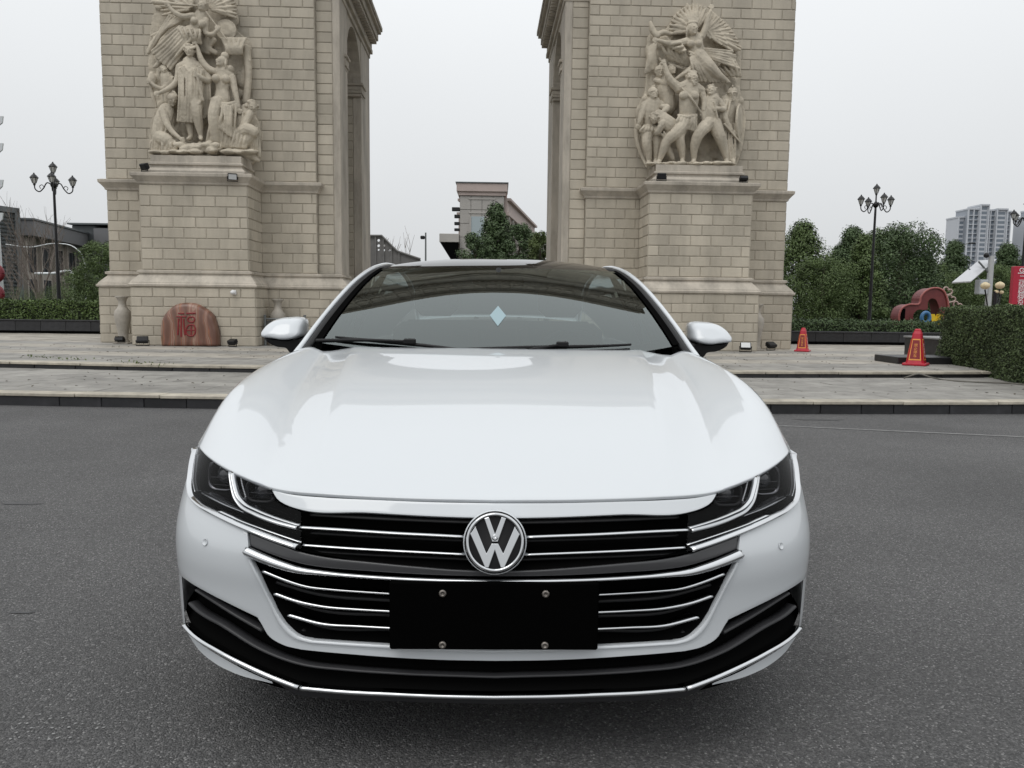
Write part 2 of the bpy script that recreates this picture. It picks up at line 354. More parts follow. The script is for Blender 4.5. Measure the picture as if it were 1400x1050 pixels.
# slabs of the lower terrace
def slab_rows(c, r0, rows, dy, w, zt, parent, mats, xr, limit, name='paving_slab', skip=None):
    cand = []
    for j in range(rows):
        r = r0 - j*dy; off = (j % 2)*w*.5; x = -xr+off; mt = mats(j)
        while x < xr:
            cx = x+w/2
            if abs(cx-c[0]) < r-.5:
                p = arc_pt(c, r-dy/2, cx); an = math.asin((cx-c[0])/r)
                if not (skip and skip(*p)):
                    d = math.hypot(p[0], p[1]); infr = abs(p[0]/p[1]-.02) < .72
                    hid = -0.27 < p[0]/p[1]+.02 < .27
                    cand.append(((0 if (not infr or hid) else 1)/(d*d), p, an, mt))
            x += w
    cand.sort(key=lambda q: -q[0]); cache = {}; joined = {}
    for k, (sc, p, an, mt) in enumerate(cand):
        dz = RNG.uniform(-.003, .002)
        if k < limit:
            if mt.name not in cache:
                b = MB(); b.box(-w/2+.004, w/2-.004, -dy/2+.004, dy/2-.004, -.02, 0, bev=.004); cache[mt.name] = b.mesh(name, mt)
            link(name, cache[mt.name], parent, (p[0], p[1], zt+dz), (RNG.gauss(0, .0015), RNG.gauss(0, .0015), an))
        else:
            b = joined.setdefault(mt.name, (MB(), mt))[0]; b.tcur = RNG.random()
            M = Matrix.Translation((p[0], p[1], zt+dz)) @ Matrix.Rotation(an, 4, 'Z')
            b.box(-w/2+.004, w/2-.004, -dy/2+.004, dy/2-.004, -.02, 0, M)
    for b, mt in joined.values(): b.build('paving_field', mt, parent, kind='stuff', fixn=False)
slab_rows(CK, RK-.21, 7, .42, .8, .152, TRD, lambda j: SLAB, 12, 260)
slab_rows(CS, RS-.26, 28, .5, .9, PLZ, PLA, lambda j: SLABP if (j in (3, 4, 7, 8) or j > 10) else SLAB, 16, 260)

# ------------------------------------------------------------------ the triumphal arch
AY = R(1.03); AU = np.array([math.cos(AY), math.sin(AY), 0]); AV = np.array([-math.sin(AY), math.cos(AY), 0])
UC, AD = -0.82, 19.0
ALOC = AU*UC+AV*AD
ARCH = thing('triumphal_arch', 'monumental sandstone triumphal arch with brick piers and relief sculptures', 'arch', (ALOC[0], ALOC[1], PLZ), AY)
def arch_local(px, py, d):
    """photograph ray met with the plane y=d of the arch's own frame -> local x,z"""
    q = ray(px, py); P = CAMP+q*((AD+d)/(q @ AV)); return float(P @ AU)-UC, float(P[2])-PLZ
HO, HW, QX, BX, BH, BD = 2.70, 8.20, 3.25, 5.78, 1.20, 1.06
AH = 17.0
DEP, F1, F2 = 4.8, 1.1, 3.3
def mirror(path, s): return [(s*x, y) for x, y in path]
def sweep(path, prof, b, smooth=False):
    """mitred sweep of (outward offset, z) along an open plan path; outward is to the right of travel for +x side"""
    P = [np.array(p, float) for p in path]; n = len(P); nr = []
    for i in range(n-1):
        d = P[i+1]-P[i]; d /= np.linalg.norm(d); nr.append(np.array([d[1], -d[0]]))
    G = []
    for (o, z) in prof:
        row = []
        for i in range(n):
            if i == 0: m = nr[0]
            elif i == n-1: m = nr[-1]
            else:
                m = nr[i-1]+nr[i]; m = m/(m @ nr[i])
            row.append((P[i][0]+m[0]*o, P[i][1]+m[1]*o, z))
        G.append(row)
    b.grid(G, smooth)
BPATH = [(HO, F1), (HO, 0), (BX-BH, 0), (BX-BH, -BD), (BX+BH, -BD), (BX+BH, 0), (HW, 0), (HW, DEP), (HO, DEP), (HO, F2)]
CPATH = [(QX, .14), (QX, 0), (BX-BH, 0), (BX-BH, -BD), (BX+BH, -BD), (BX+BH, 0), (HW, 0), (HW, DEP), (HO, DEP)]
for s in (1, -1):
    def pth(p): return mirror(p, s) if s == 1 else mirror(p, s)[::-1]
    b = MB(); sweep(pth(BPATH), [(.19, -.02), (.19, 1.33)], b); b.build('pier_base', MORTAR, ARCH)
    b = MB(); sweep(pth(BPATH), [(.0, 1.32), (.205, 1.325), (.235, 1.34), (.24, 1.38), (.205, 1.405), (.2, 1.43), (.14, 1.5), (.05, 1.60), (.05, 1.625), (.085, 1.64), (.085, 1.69), (.03, 1.705), (0, 1.71)], b)
    b.build('base_moulding', TRIM, ARCH)
    b = MB(); sweep(pth(CPATH), [(0, 3.61), (.035, 3.63), (.045, 3.67), (.10, 3.74), (.145, 3.79), (.15, 3.85), (.10, 3.87), (0, 3.885)], b); b.build('cornice', TRIM, ARCH)
    # mortar-coloured core: slabs, block and the wall above
    b = MB()
    b.box(s*QX, s*HW, 0, F1, 1.2, 12.9); b.box(s*HO, s*QX, .14, F1, 1.2, 12.9)
    b.box(s*(BX-BH), s*(BX+BH), -BD, -.001, 1.2, 3.7); b.build('pier_core', MORTAR, ARCH)
    b = MB(); b.box(s*HO, s*HW, F2, DEP, -.02, 12.9); b.box(s*(HW-.5), s*HW, F1, F2, -.02, 12.9); b.build('rear_core_and_added_wall', MORTAR, ARCH)  # second box: unseen wall added across the passage's outer end to darken it
    # passage vault and capitals
    b = MB(); pr = [(0, 7.05)]
    pr = [(s*HO, 7.1)]; cy, rad = (F1+F2)/2, (F2-F1)/2; n = 12
    arcp = [(cy-rad*math.cos(math.pi*i/n), 7.1+rad*math.sin(math.pi*i/n)) for i in range(n+1)]
    poly = [(F1, 9.2)]+arcp+[(F2, 9.2)]
    M = Matrix(((0, s*1, 0, s*HO), (1, 0, 0, 0), (0, 0, 1, 0), (0, 0, 0, 1)))
    b.prism([(p[0], p[1]) for p in poly], HW-HO-.5, M); b.build('passage_vault', TRIMD, ARCH)
    for y0, y1 in ((F1-.32, F1+.06), (F2-.07, F2+.5)):
        b = MB()
        for (z0, z1, o) in ((6.74, 6.82, .03), (6.82, 6.9, .06), (6.9, 7.02, .05), (7.02, 7.09, .09)):
            b.box(s*(HO-o), s*(HO+2.2), y0-o, y1, z0, z1, bev=.012)
        b.build('capital', TRIMD, ARCH)
    # corner pilaster strips on the reveals
    b = MB(); b.box(s*(HO-.02), s*(HO+.16), .12, F1+.01, 1.7, 8.3, bev=.015); b.build('reveal_pilaster', TRIM, ARCH)
    b = MB(); b.box(s*(HO-.02), s*(HO+.22), F2-.02, DEP+.02, 1.2, 8.3, bev=.015); b.build('reveal_pilaster', TRIM, ARCH)
    # impost cornice of the great vault
    b = MB()
    for (z0, z1, o) in ((8.25, 8.38, .05), (8.38, 8.5, .12), (8.5, 8.7, .10), (8.7, 8.78, .2), (8.78, 8.98, .28), (8.98, 9.06, .36), (9.06, 9.18, .40)):
        b.box(s*(HO-o), s*(HO+.6), .14-.02-o*.4, DEP+o*.4, z0, z1, bev=.01)
    b.build('impost_cornice', TRIMD, ARCH)
    b = MB()
    for k in range(22): b.box(s*(HO-.27), s*(HO+.2), .2+k*.205, .2+k*.205+.1, 8.60, 8.69)
    b.build('dentil_row', TRIMD, ARCH)
# spandrel mass with the great arch
n = 36; SPR = 9.18
poly = [(-HW, 9.1), (-HO, 9.1)]+[(-HO*math.cos(math.pi*i/n), SPR+HO*math.sin(math.pi*i/n)) for i in range(n+1)]+[(HO, 9.1), (HW, 9.1), (HW, 12.95), (-HW, 12.95)]
b = MB(); b.prism(poly, DEP-.2, Matrix.Translation((0, .1, 0))); b.build('spandrel', BRICK, ARCH)
b = MB()
for y0, y1 in ((-.06, .18), (DEP-.18, DEP+.06)):
    for k in range(21):
        a0, a1 = math.pi*k/21+.004, math.pi*(k+1)/21-.004
        q = [(-r*math.cos(a), SPR+r*math.sin(a)) for r, a in ((HO-.01, a0), (HO+.62, a0), (HO+.62, a1), (HO-.01, a1))]
        b.prism(q, y1-y0, Matrix.Translation((0, y0, 0)))
b.build('archivolt', TRIMD, ARCH, kind='stuff')
APATH = [(-HW, DEP), (-HW, 0), (HW, 0), (HW, DEP)]
b = MB(); sweep(APATH, [(-.1, 12.9), (.08, 12.92), (.08, 13.1), (.14, 13.12), (.14, 13.3), (.1, 13.32), (.1, 13.95), (.2, 14.0), (.26, 14.1), (.5, 14.2), (.55, 14.35), (.62, 14.42), (0, 14.5)], b)
sweep(APATH, [(.0, 14.4), (.04, 14.5), (.04, AH-.8), (.14, AH-.75), (.14, AH-.6), (.3, AH-.5), (.34, AH-.3), (.2, AH-.25), (.2, AH), (-1.5, AH)], b)
b.box(-HW+.01, HW-.01, 1.2, DEP-.01, 12.9, AH-.01); b.build('entablature', TRIMD, ARCH)
b = MB()
for k in range(58): x = -HW-.3+k*.291; b.box(x, x+.15, -.42, .05, 14.02, 14.19)
for k in range(44): x = -HW+k*.377; b.box(x, x+.2, -.2, .05, AH-.6, AH-.46)
b.build('modillion_row', TRIMD, ARCH, kind='stuff')
b = MB()
for k in range(26):
    x = -HW+.35+k*.62; b.lathe([(.02, -.03), (.19, -.03), (.23, .0), (.19, .05), (.05, .06)], 14, M=Matrix.Translation((x, -.05, 15.4)) @ Matrix.Rotation(R(90), 4, 'X'))
    b.box(x+.27, x+.34, -.1, .05, 14.5, AH-.75)
b.build('attic_ornament', TRIMD, ARCH, kind='stuff')

# bricks ------------------------------------------------------------
CH, BL, GAP, PRD = .235, .49, .021, .014
BR = []                           # (score, origin, rotz, length)
CAMLOC = np.array([-ALOC[0]*math.cos(AY)-ALOC[1]*math.sin(AY), ALOC[0]*math.sin(AY)-ALOC[1]*math.cos(AY), CAMH-PLZ])
def brick_face(x0, y0, x1, y1, z0, z1, z_ref=0.0, first=0.0, keep=None, parity=0):
    """courses on a vertical face from (x0,y0) to (x1,y1); outward is to the right of travel"""
    Lw = math.hypot(x1-x0, y1-y0); dx, dy = (x1-x0)/Lw, (y1-y0)/Lw; nx, ny = dy, -dx; rz = math.atan2(dy, dx)
    zc = z0; k = parity
    rows = max(1, round((z1-z0)/CH)); h = (z1-z0)/rows
    for j in range(rows):
        z = z0+j*h; t = -(BL*.5 if (j+k) % 2 else 0)+first
        edges = [0]
        while t < Lw-.001:
            t += BL*RNG.uniform(.97, 1.03)
            if t > .08 and t < Lw-.08: edges.append(t)
        edges.append(Lw)
        for a, c in zip(edges, edges[1:]):
            m = (a+c)/2; px, py = x0+dx*m, y0+dy*m
            if keep and not keep(px, py, z+h/2): continue
            v = np.array([px, py, z+h/2])-CAMLOC; d = np.linalg.norm(v); cosv = -(v[0]*nx+v[1]*ny)/d
            W = AU*(px+UC)+AV*(py+AD); P = np.array([W[0], W[1], z+h/2+PLZ])-CAMP; kk = P @ _f
            ix, iy = 700+FPX*(P @ _r)/kk, 525-FPX*(P @ _u)/kk
            vis = cosv > .05 and 0 < ix < 1400 and iy > -5 and not (430 < ix < 930 and iy > 360)
            BR.append(((c-a)*h*max(cosv, 0)/(d*d) if vis else 0, (px, py, z+h/2), rz, c-a, h))
def not_behind_group(x, y, z): return not (abs(abs(x)-BX) < .85 and z > 4.25 and z < 7.6)
for s in (1, -1):
    def face(xa, ya, xb, yb, *a, **k):
        if s == 1: brick_face(xa, ya, xb, yb, *a, **k)
        else: brick_face(-xb, yb, -xa, ya, *a, **k)
    B9 = .19
    face(HO-B9, -B9, BX-BH-B9, -B9, 0, 1.31); face(BX+BH+B9, -B9, HW+B9, -B9, 0, 1.31)
    face(BX-BH-B9, -BD-B9, BX+BH+B9, -BD-B9, 0, 1.31, parity=1)
    face(BX-BH-B9, -B9, BX-BH-B9, -BD-B9, 0, 1.31); face(BX+BH+B9, -BD-B9, BX+BH+B9, -B9, 0, 1.31)
    face(HW+B9, -B9, HW+B9, DEP+B9, 0, 1.31)
    face(QX, 0, BX-BH, 0, 1.71, 3.61); face(BX+BH, 0, HW, 0, 1.71, 3.61)
    face(BX-BH, -BD, BX+BH, -BD, 1.71, 3.61, parity=1)
    face(BX-BH, 0, BX-BH, -BD, 1.71, 3.61); face(BX+BH, -BD, BX+BH, 0, 1.71, 3.61)
    face(QX, 0, HW, 0, 3.885, 12.85, keep=not_behind_group)
    face(HW, 0, HW, DEP, 1.71, 12.85)
    brick_face(*((HO+.16, .14, QX, .14) if s == 1 else (-QX, .14, -HO-.16, .14)), 1.71, 12.85, first=.5, parity=0)
    face(HO+.22, F2, HO+1.9, F2, 0, 6.7)
BR.sort(key=lambda q: -q[0]); bc = {}; jb = MB()
for k, (sc, c, rz, ln, h) in enumerate(BR):
    pr = PRD+RNG.uniform(-.003, .004)
    if k < 300:
        key = (round(ln, 2), round(h, 3))
        if key not in bc:
            b = MB(); b.box(-key[0]/2+GAP/2, key[0]/2-GAP/2, -PRD, .03, -h/2+GAP/2, h/2-GAP/2, bev=.009); bc[key] = b.mesh('brick', BRICK)
        link('brick', bc[key], ARCH, (c[0], c[1], c[2]), (RNG.gauss(0, .003), 0, rz+RNG.gauss(0, .003)))
    else:
        jb.tcur = RNG.random()+.001
        M = Matrix.Translation(c) @ Matrix.Rotation(rz, 4, 'Z')
        jb.box(-ln/2+GAP/2, ln/2-GAP/2, -pr, .03, -h/2+GAP/2, h/2-GAP/2, M, bev=.009 if sc > 0 else 0)
jb.build('brick_courses', BRICK, ARCH, kind='stuff', fixn=False)
# plinths that carry the two sculpture groups
for s in (1, -1):
    pa = [(BX-1.02, .02), (BX-1.02, -.86), (BX+1.02, -.86), (BX+1.02, .02)]
    b = MB(); sweep(mirror(pa, s) if s == 1 else mirror(pa, s)[::-1], [(.10, 3.86), (.10, 3.95), (.05, 4.0), (.015, 4.03), (.015, 4.07), (.05, 4.09), (.05, 4.13), (.0, 4.15), (.0, 4.30)], b)
    b.box(s*(BX-1.0), s*(BX+1.0), -.85, .0, 4.2, 4.299); b.build('sculpture_plinth', TRIM, ARCH)
# ================================================================== the white car
PAINTW = mat('white_car_paint', (0.565, 0.59, 0.61), 0.35, coat=1.0, spec=0.5)
CHROME = mat('chrome', (0.58, 0.59, 0.60), 0.08, metal=1.0)
SATIN = mat('satin_silver', (0.45, 0.46, 0.47), 0.22, metal=1.0)
GLOSSB = mat('gloss_black', (0.010, 0.010, 0.011), 0.12, coat=0.6)
PLAST = mat('black_plastic', (0.009, 0.009, 0.0095), 0.42, spec=0.25, bump=0.05, bscale=300)
PLASTG = mat('dark_grey_plastic', (0.028, 0.028, 0.03), 0.35, spec=0.3)
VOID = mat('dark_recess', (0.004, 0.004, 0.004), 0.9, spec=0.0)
RUBBER = mat('tyre_rubber', (0.018, 0.018, 0.018), 0.75, bump=0.1, bscale=120)
GLASSW = glass('windscreen_glass', (0.22, 0.27, 0.27), 2.0, refl=(.92, 1.0, .985))
GLASSL = glass('headlight_glass', (0.85, 0.85, 0.86), 1.18)
GLASSS = glass('side_window_glass', (0.12, 0.13, 0.13), 1.6)
ROOFG = mat('black_roof_glass', (0.006, 0.006, 0.007), 0.03, coat=0.0, spec=0.6)
NOSE, CX = 1.88, -0.004
CAR = thing('parked_car', 'white fastback sedan with chrome grille bars parked on the asphalt', 'car', (CX, NOSE, 0))
def _tab(zs, vs): q = spline(np.stack([zs, vs], 1), 300); return q[:, 0], q[:, 1]
_Wk = _tab([.05, .12, .2, .3, .45, .6, .75, .85, .95, 1.05], [.85, .885, .922, .945, .953, .951, .936, .917, .89, .85])
_Yk = _tab([.05, .12, .2, .27, .36, .46, .53, .57, .61, .68, .76, .84], [.09, .05, .003, .006, .012, .008, .0, .003, .017, .056, .106, .178])
SL, SN = .585, 3.2
def shW(z, off=0): return np.interp(z, *_Wk)-off
def shY(z, off=0): return np.interp(z, *_Yk)+off
def shell_g(P, off):
    x = np.abs(P[:, 0]-CX); y = P[:, 1]-NOSE-shY(P[:, 2], off); W = shW(P[:, 2], off); l = SL-off
    return (x/W)**SN+(np.maximum(0, l-y)/l)**SN-1
def hit_tz(pix, off=0.0):
    """photograph rays -> (theta, z) on the front shell of the car (theta grows from the nose round the corner)"""
    pix = np.asarray(pix, float); D = np.array([ray(*p) for p in pix]); n = len(D)
    lo = np.full(n, np.nan); best = np.full(n, 9.0); bt = np.zeros(n); prev = 1.5
    for t in np.arange(1.52, 3.0, .01):
        g = shell_g(CAMP+D*t, off); up = g < best; best[up] = g[up]; bt[up] = t
        new = np.isnan(lo) & (g <= 0); lo[new] = t
    T = np.where(np.isnan(lo), bt, lo)
    a = T-.01; c = T.copy()
    for _ in range(20):
        m = (a+c)/2; g = shell_g(CAMP+D*m[:, None], off); a = np.where(g > 0, m, a); c = np.where(g > 0, c, m)
    T = np.where(np.isnan(lo), bt, c); P = CAMP+D*T[:, None]; z = P[:, 2]
    W = shW(z, off); l = SL-off; y = np.clip(P[:, 1]-NOSE-shY(z, off), 0, l); x = np.clip(np.abs(P[:, 0]-CX)/W, 0, 1)
    return np.stack([np.arctan2(x**(SN/2), ((l-y)/l)**(SN/2)), z], 1)
def sh_pt(th, z, off=0.0, s=1):
    th = np.asarray(th, float); z = np.asarray(z, float); W = shW(z, off); l = SL-off; e = 2/SN
    tc = np.clip(th, 0, math.pi/2)
    x = W*np.sin(tc)**e; y = shY(z, off)+l-l*np.maximum(np.cos(tc), 0)**e
    y = y+np.maximum(th-math.pi/2, 0)*.6
    return np.stack([s*x, y, z+0*x], -1)
def tz(pix, n, off=0.0, smooth=True):
    q = spline(pix, n*2) if smooth else np.asarray(pix, float)
    r = hit_tz(q, off)
    d = np.r_[0, np.cumsum(np.linalg.norm(np.diff(r, axis=0), axis=1))]; u = np.linspace(0, d[-1], n)
    return np.stack([np.interp(u, d, r[:, 0]), np.interp(u, d, r[:, 1])], 1)
def patch(T, B, m, off=0.0, s=1, bulge=None):
    """grid between two theta-z curves with the same number of samples"""
    G = []
    for k in range(m+1):
        f = k/m; q = T*(1-f)+B*f; o = off if not hasattr(off, '__call__') else off(f)
        G.append(sh_pt(q[:, 0], q[:, 1], o, s))
    return np.array(G)
def both(name, T, B, m, mt, off=0.0, th=0.0, parent=None, rnd=True, center=False):
    """the same patch left and right; when it crosses the nose the two halves are one mesh"""
    res = []
    if center:
        g1 = patch(T, B, m, off, 1); g2 = patch(T, B, m, off, -1); G = np.concatenate([g1[:, ::-1], g2[:, 1:]], 1) if T[0, 0] < .02 else np.concatenate([g1, g2[:, ::-1][:, 1:]], 1)
        b = MB(); b.grid(G); o = b.build(name, mt, parent or CAR); res.append(o)
        orient(o)
        if th: solidify(o, th); bevel(o, min(.003, th*.4), 2, 50)
    else:
        for s in (1, -1):
            b = MB(); b.grid(patch(T, B, m, off, s)); o = b.build(name, mt, parent or CAR); orient(o)
            if th: solidify(o, th); bevel(o, min(.003, th*.4), 2, 50)
            res.append(o)
    return res
def orient(o, ref=(0, 1.6, .5)):
    """make open sheets face away from ref"""
    me = o.data; c = sum(((Vector(p.center)-Vector(ref)).dot(p.normal)*p.area for p in me.polygons))
    if c < 0: me.flip_normals()
def strip(name, pix, w, mt, d=.008, off=0.0, n=40, center=False, parent=None, tzin=None, back=.012, sharp=False):
    """raised trim bar following a traced line on the shell; w = height (number or list)"""
    q = tz(pix, n, 0.0) if tzin is None else tzin
    n = len(q); ww = np.interp(np.linspace(0, 1, n), np.linspace(0, 1, len(w)), w) if hasattr(w, '__len__') else np.full(n, w)
    tg = np.gradient(q, axis=0); sc = .9                          # theta to metres, roughly
    nx = -tg[:, 1]; nz = tg[:, 0]*sc; ln = np.sqrt(nx**2+nz**2)+1e-9; nth, nzz = nx/ln/sc, nz/ln
    sec = [(-.5, back), (-.5, 0), (-.40, -d*.75), (-.1, -d), (.1, -d), (.40, -d*.75), (.5, 0), (.5, back)] if not sharp else [(-.5, back), (-.5, -d*.4), (0, -d), (.5, -d*.4), (.5, back)]
    def rows(s):
        return np.array([[sh_pt(q[i, 0]+nth[i]*ww[i]*a, q[i, 1]+nzz[i]*ww[i]*a, off+o, s) for (a, o) in sec] for i in range(n)])
    def mk(G):
        b = MB(); G2 = np.concatenate([G, G[:, :1]], 1); b.grid(G2)
        k = len(sec); b.add(G[0], [tuple(range(k))]); b.add(G[-1], [tuple(range(k))[::-1]])
        return b.build(name, mt, parent or CAR, weld=True)
    if center: return [mk(np.concatenate([rows(1), rows(-1)[::-1][1:]], 0))]
    return [mk(rows(1)), mk(rows(-1))]

# traced lines of the front, photograph pixels, left half from the outside inwards
HOODE = [(270, 606), (274, 613), (284, 623), (296, 631.5), (316, 643), (340, 654), (370, 666), (396, 671), (440, 675), (500, 678.5), (590, 682), (678, 683.5)]
A1TOP = [(369, 670.5), (396, 676.2), (440, 680.4), (500, 683.4), (590, 686.9), (678, 688.4)]
A1BOT = [(370, 669), (377, 682), (391, 691), (408, 696.5), (500, 701), (590, 706), (678, 709)]
# inner backing that closes the front behind every opening
b = MB(); th = np.linspace(0, 1.5, 26); G = np.array([sh_pt(th, np.full(26, z), .085) for z in np.linspace(.14, .735, 14)])
G = np.concatenate([G*np.array([-1, 1, 1]), ], 1)[:, ::-1]; G = np.concatenate([G, np.array([sh_pt(th, np.full(26, z), .085) for z in np.linspace(.14, .735, 14)])[:, 1:]], 1)
b.grid(G); b.build('radiator_panel', VOID, CAR)
# painted strip above the grille
both('nose_strip', tz(A1TOP, 30), tz(A1BOT, 30), 6, PAINTW, 0.003, .012, center=True)
# bumper cover: cheek under the headlamp, running on as the band under the lower grille
T1 = tz([(270, 607), (265.5, 622), (261, 648), (259, 668), (263, 683), (273, 694), (293, 705.5), (316, 716.5), (338, 726.5)], 26); B1 = tz([(247, 787), (258, 795), (280, 808), (315, 826), (352, 844)], 26)
# round the corner to the wheel arch
def side_ext(T, B, y_to):
    th1 = math.pi/2+(y_to-SL)/.6
    T0 = np.array([[th1-(th1-T[0, 0])*k/8, .775-.01*(8-k)/8+(T[0, 1]-.775)*k/8] for k in range(8)]); B0 = np.array([[th1-(th1-B[0, 0])*k/8, B[0, 1]] for k in range(8)])
    return np.r_[T0, T], np.r_[B0, B]
T1e, B1e = side_ext(T1, B1, .56)
def tzs(segs):
    out = []
    for k, (pts, n) in enumerate(segs): q = tz(pts, n); out.append(q if k == 0 else q[1:])
    return np.concatenate(out)
T2 = tzs([([(338, 726.5), (341, 758), (358, 796), (378, 836)], 15), ([(378, 836), (387, 850), (396, 860), (408, 869.5), (428, 875.5)], 15), ([(428, 875.5), (470, 878.5), (540, 882.5), (600, 885.5), (677, 888)], 32)])
B2 = tzs([([(352, 844), (354, 847.5), (357, 852)], 15), ([(357, 852), (368, 870), (388, 882), (412, 888)], 15), ([(412, 888), (440, 891), (480, 894.5), (540, 899), (600, 902), (677, 903.5)], 32)])
both('bumper_cover', np.r_[T1e, T2[1:]], np.r_[B1e, B2[1:]], 16, PAINTW, 0.0, .014, center=True)
# raised light edge along the lower grille
q_unused = ([(341, 760), (359, 798), (379, 837.5), (397, 861), (409, 871), (429, 877.5), (470, 880.5), (540, 884.5), (600, 887.5), (677, 890)], 60)
both('bumper_lip', T2[4:], (T2+(B2-T2)*np.interp(np.linspace(0, 1, 60), [0, .2, .35, .5, 1], [.10, .14, .40, .45, .45])[:, None])[4:], 4, PAINTW, lambda f: -.001-.005*math.sin(math.pi*min(1, f*1.6)), center=True)
# lower intake: black recess, ribs, chrome strip, lip and the painted corner beneath
IT = tz([(252, 791), (280, 808.5), (352, 844.5), (368, 870.5), (388, 882.5), (412, 888.5), (540, 899.5), (677, 904)], 70)
LBZ = float(tz([(246, 842), (253, 857)], 4)[0, 1])-.02
IB = tz([(251, 846), (256, 857), (267, 868.5), (300, 890), (340, 910), (372, 923), (412, 935.5), (540, 944.5), (677, 948.5)], 70)
IT = np.r_[[IT[0]+[.25, 0], IT[0]+[.12, 0]], IT]; IB = np.r_[[IB[0]+[.25, 0], IB[0]+[.12, 0]], IB]
both('lower_intake', IT, IB, 6, VOID, lambda f: .012+.03*math.sin(math.pi*f), center=True)
strip('intake_rib', [(264, 808), (280, 818.5), (315, 841), (355, 864)], .011, PLASTG, .012, .016)
strip('intake_rib', [(256, 826), (264, 834), (300, 856), (356, 890), (408, 909), (470, 917), (540, 922), (677, 927)], [.012, .012, .010, .009, .009], PLASTG, .012, .014, n=60, center=True)
tha = float(tz([(252, 791), (251, 846)], 4).mean(0)[0]); th1 = math.pi/2+(.56-SL)/.6; ths = np.linspace(th1, tha+.02, 14); zz = B1[0, 1]
both('bumper_side', np.stack([ths, np.full(14, zz+.004)], 1), np.stack([ths, np.full(14, LBZ)], 1), 8, PAINTW, .001)
strip('lower_chrome_strip', [(254, 852.5), (259, 858.5), (267, 867), (300, 888.5), (340, 909.5), (372, 924), (411, 939)], [.003, .010, .012, .013, .013], CHROME, .009, -.002)
strip('lower_chrome_strip', [(413.5, 939.5), (470, 944.5), (540, 948), (600, 950.5), (677, 952)], .0125, CHROME, .009, -.002, center=True)
LB = tz([(246, 841), (253, 856), (266, 870), (300, 893), (340, 914), (372, 928), (412, 942), (540, 952), (677, 956)], 60)
LC = tz([(246.5, 843), (254, 860), (267, 876), (300, 899.5), (340, 920), (374, 935), (398, 950), (444, 956.5), (540, 961), (677, 965)], 60)
both('front_lip', LB, LC, 5, PLASTG, lambda f: .004+.004*f, center=True)
both('bumper_corner', tz([(256, 867), (275, 882), (300, 898), (335, 917), (371, 932.5)], 30), tz([(257, 869), (270, 888), (294, 908), (324, 922.5), (372, 935)], 30), 6, PAINTW, lambda f: .002)
UB = LC.copy(); UB[:, 1] -= .03
both('underbody_edge', LC, UB, 3, PLAST, lambda f: .03+.25*f, center=True)
# lower grille: recess, fins, chrome bars, registration board
GT = tz([(341, 750), (372, 765), (412, 777), (470, 783.5), (540, 788), (600, 791), (677, 793)], 50); GB = tz([(352, 785), (378, 838), (396, 862), (428, 878), (540, 885), (600, 888), (677, 891)], 50)
both('lower_grille_recess', GT, GB, 6, VOID, lambda f: .01+.06*min(1, 6*f, 6*(1-f)), center=True)
strip('grille_chrome_bar', [(339, 752.5), (360, 762), (385, 771.5), (410, 778.5), (440, 782), (480, 785.5), (540, 789.5), (600, 792), (677, 793.5)], [.0205, .021, .0195, .0135, .009, .0085, .0085, .0085], CHROME, .012, -.004, n=70, center=True, sharp=True)
for row in ([(357, 782), (385, 793.5), (416, 803), (450, 807), (490, 810), (536, 813)], [(373, 813), (400, 822.5), (436, 830), (490, 834.5), (536, 837)], [(392, 842.5), (436, 854), (490, 857.5), (536, 860)]):
    strip('grille_chrome_bar', row, [.011, .0105, .0085, .0075, .0075], CHROME, .010, .012)
for k, z in enumerate((-11, 9, 31, 55)):
    strip('grille_fin', [(368+k*12, 800+k*22), (420, 815+k*21), (536, 826+k*20)], .012, PLAST, .012, .03)
# black registration board with four screws
zt, zb = .523, .343
pc = tz([(536.5, 793), (536.5, 886)], 2, smooth=False)
b = MB(); b.box(-.262, .262, -.022, .0, pc[1, 1]+.012, pc[0, 1]+.004, bev=.004); pl = b.build('registration_board', mat('board_black', (0.002, 0.002, 0.002), 0.8, spec=0.0), CAR)
SCREW = mat('rusty_screw', (0.22, 0.20, 0.18), 0.45, metal=0.8, var=0.4, vscale=200)
for (sx, szz) in ((-.129, pc[0, 1]-.024), (.128, pc[0, 1]-.024), (-.129, pc[1, 1]+.026), (.128, pc[1, 1]+.026)):
    b = MB(); b.lathe([(.004, 0), (.0095, 0), (.0095, .004), (.007, .006), (.004, .006), (.004, .002)], 16, M=Matrix.Translation((sx, -.0215, szz)) @ Matrix.Rotation(R(90), 4, 'X')); b.build('screw', SCREW, pl)
# dark panel between the grilles
both('grille_panel', tz([(338, 728), (372, 741), (412, 756), (440, 762), (500, 769), (560, 775), (620, 780), (677, 782)], 40), tz([(340, 747), (372, 760), (412, 772.5), (440, 777), (500, 782), (560, 786), (620, 788.5), (677, 789.5)], 40), 4, mat('panel_grey', (0.035, 0.035, 0.037), 0.28, coat=.3), .004, .01, center=True)
# upper grille: recess, slats, chrome bars
both('upper_grille_recess', tz([(404, 697.5), (500, 702.5), (590, 707.5), (677, 710.5)], 40), tz([(404, 754), (500, 770), (590, 778), (677, 783)], 40), 6, VOID, lambda f: .012+.055*min(1, 5*f, 5*(1-f)), center=True)
for a, c in ((706, 718), (731, 743.5), (757, 770)):
    strip('grille_slat', [(416, a), (500, a+5), (590, a+9), (676, c)], .011, PLAST, .012, .03, n=30, center=True)
strip('grille_chrome_bar', [(411.5, 720.5), (470, 724), (540, 728.5), (600, 731.5), (637, 733.5)], .0068, CHROME, .010, .004)
strip('grille_chrome_bar', [(415, 745), (470, 749), (540, 753), (600, 756), (640, 758)], .0068, CHROME, .010, .006)
for k in range(7):
    x = 450+k*30
    b = None
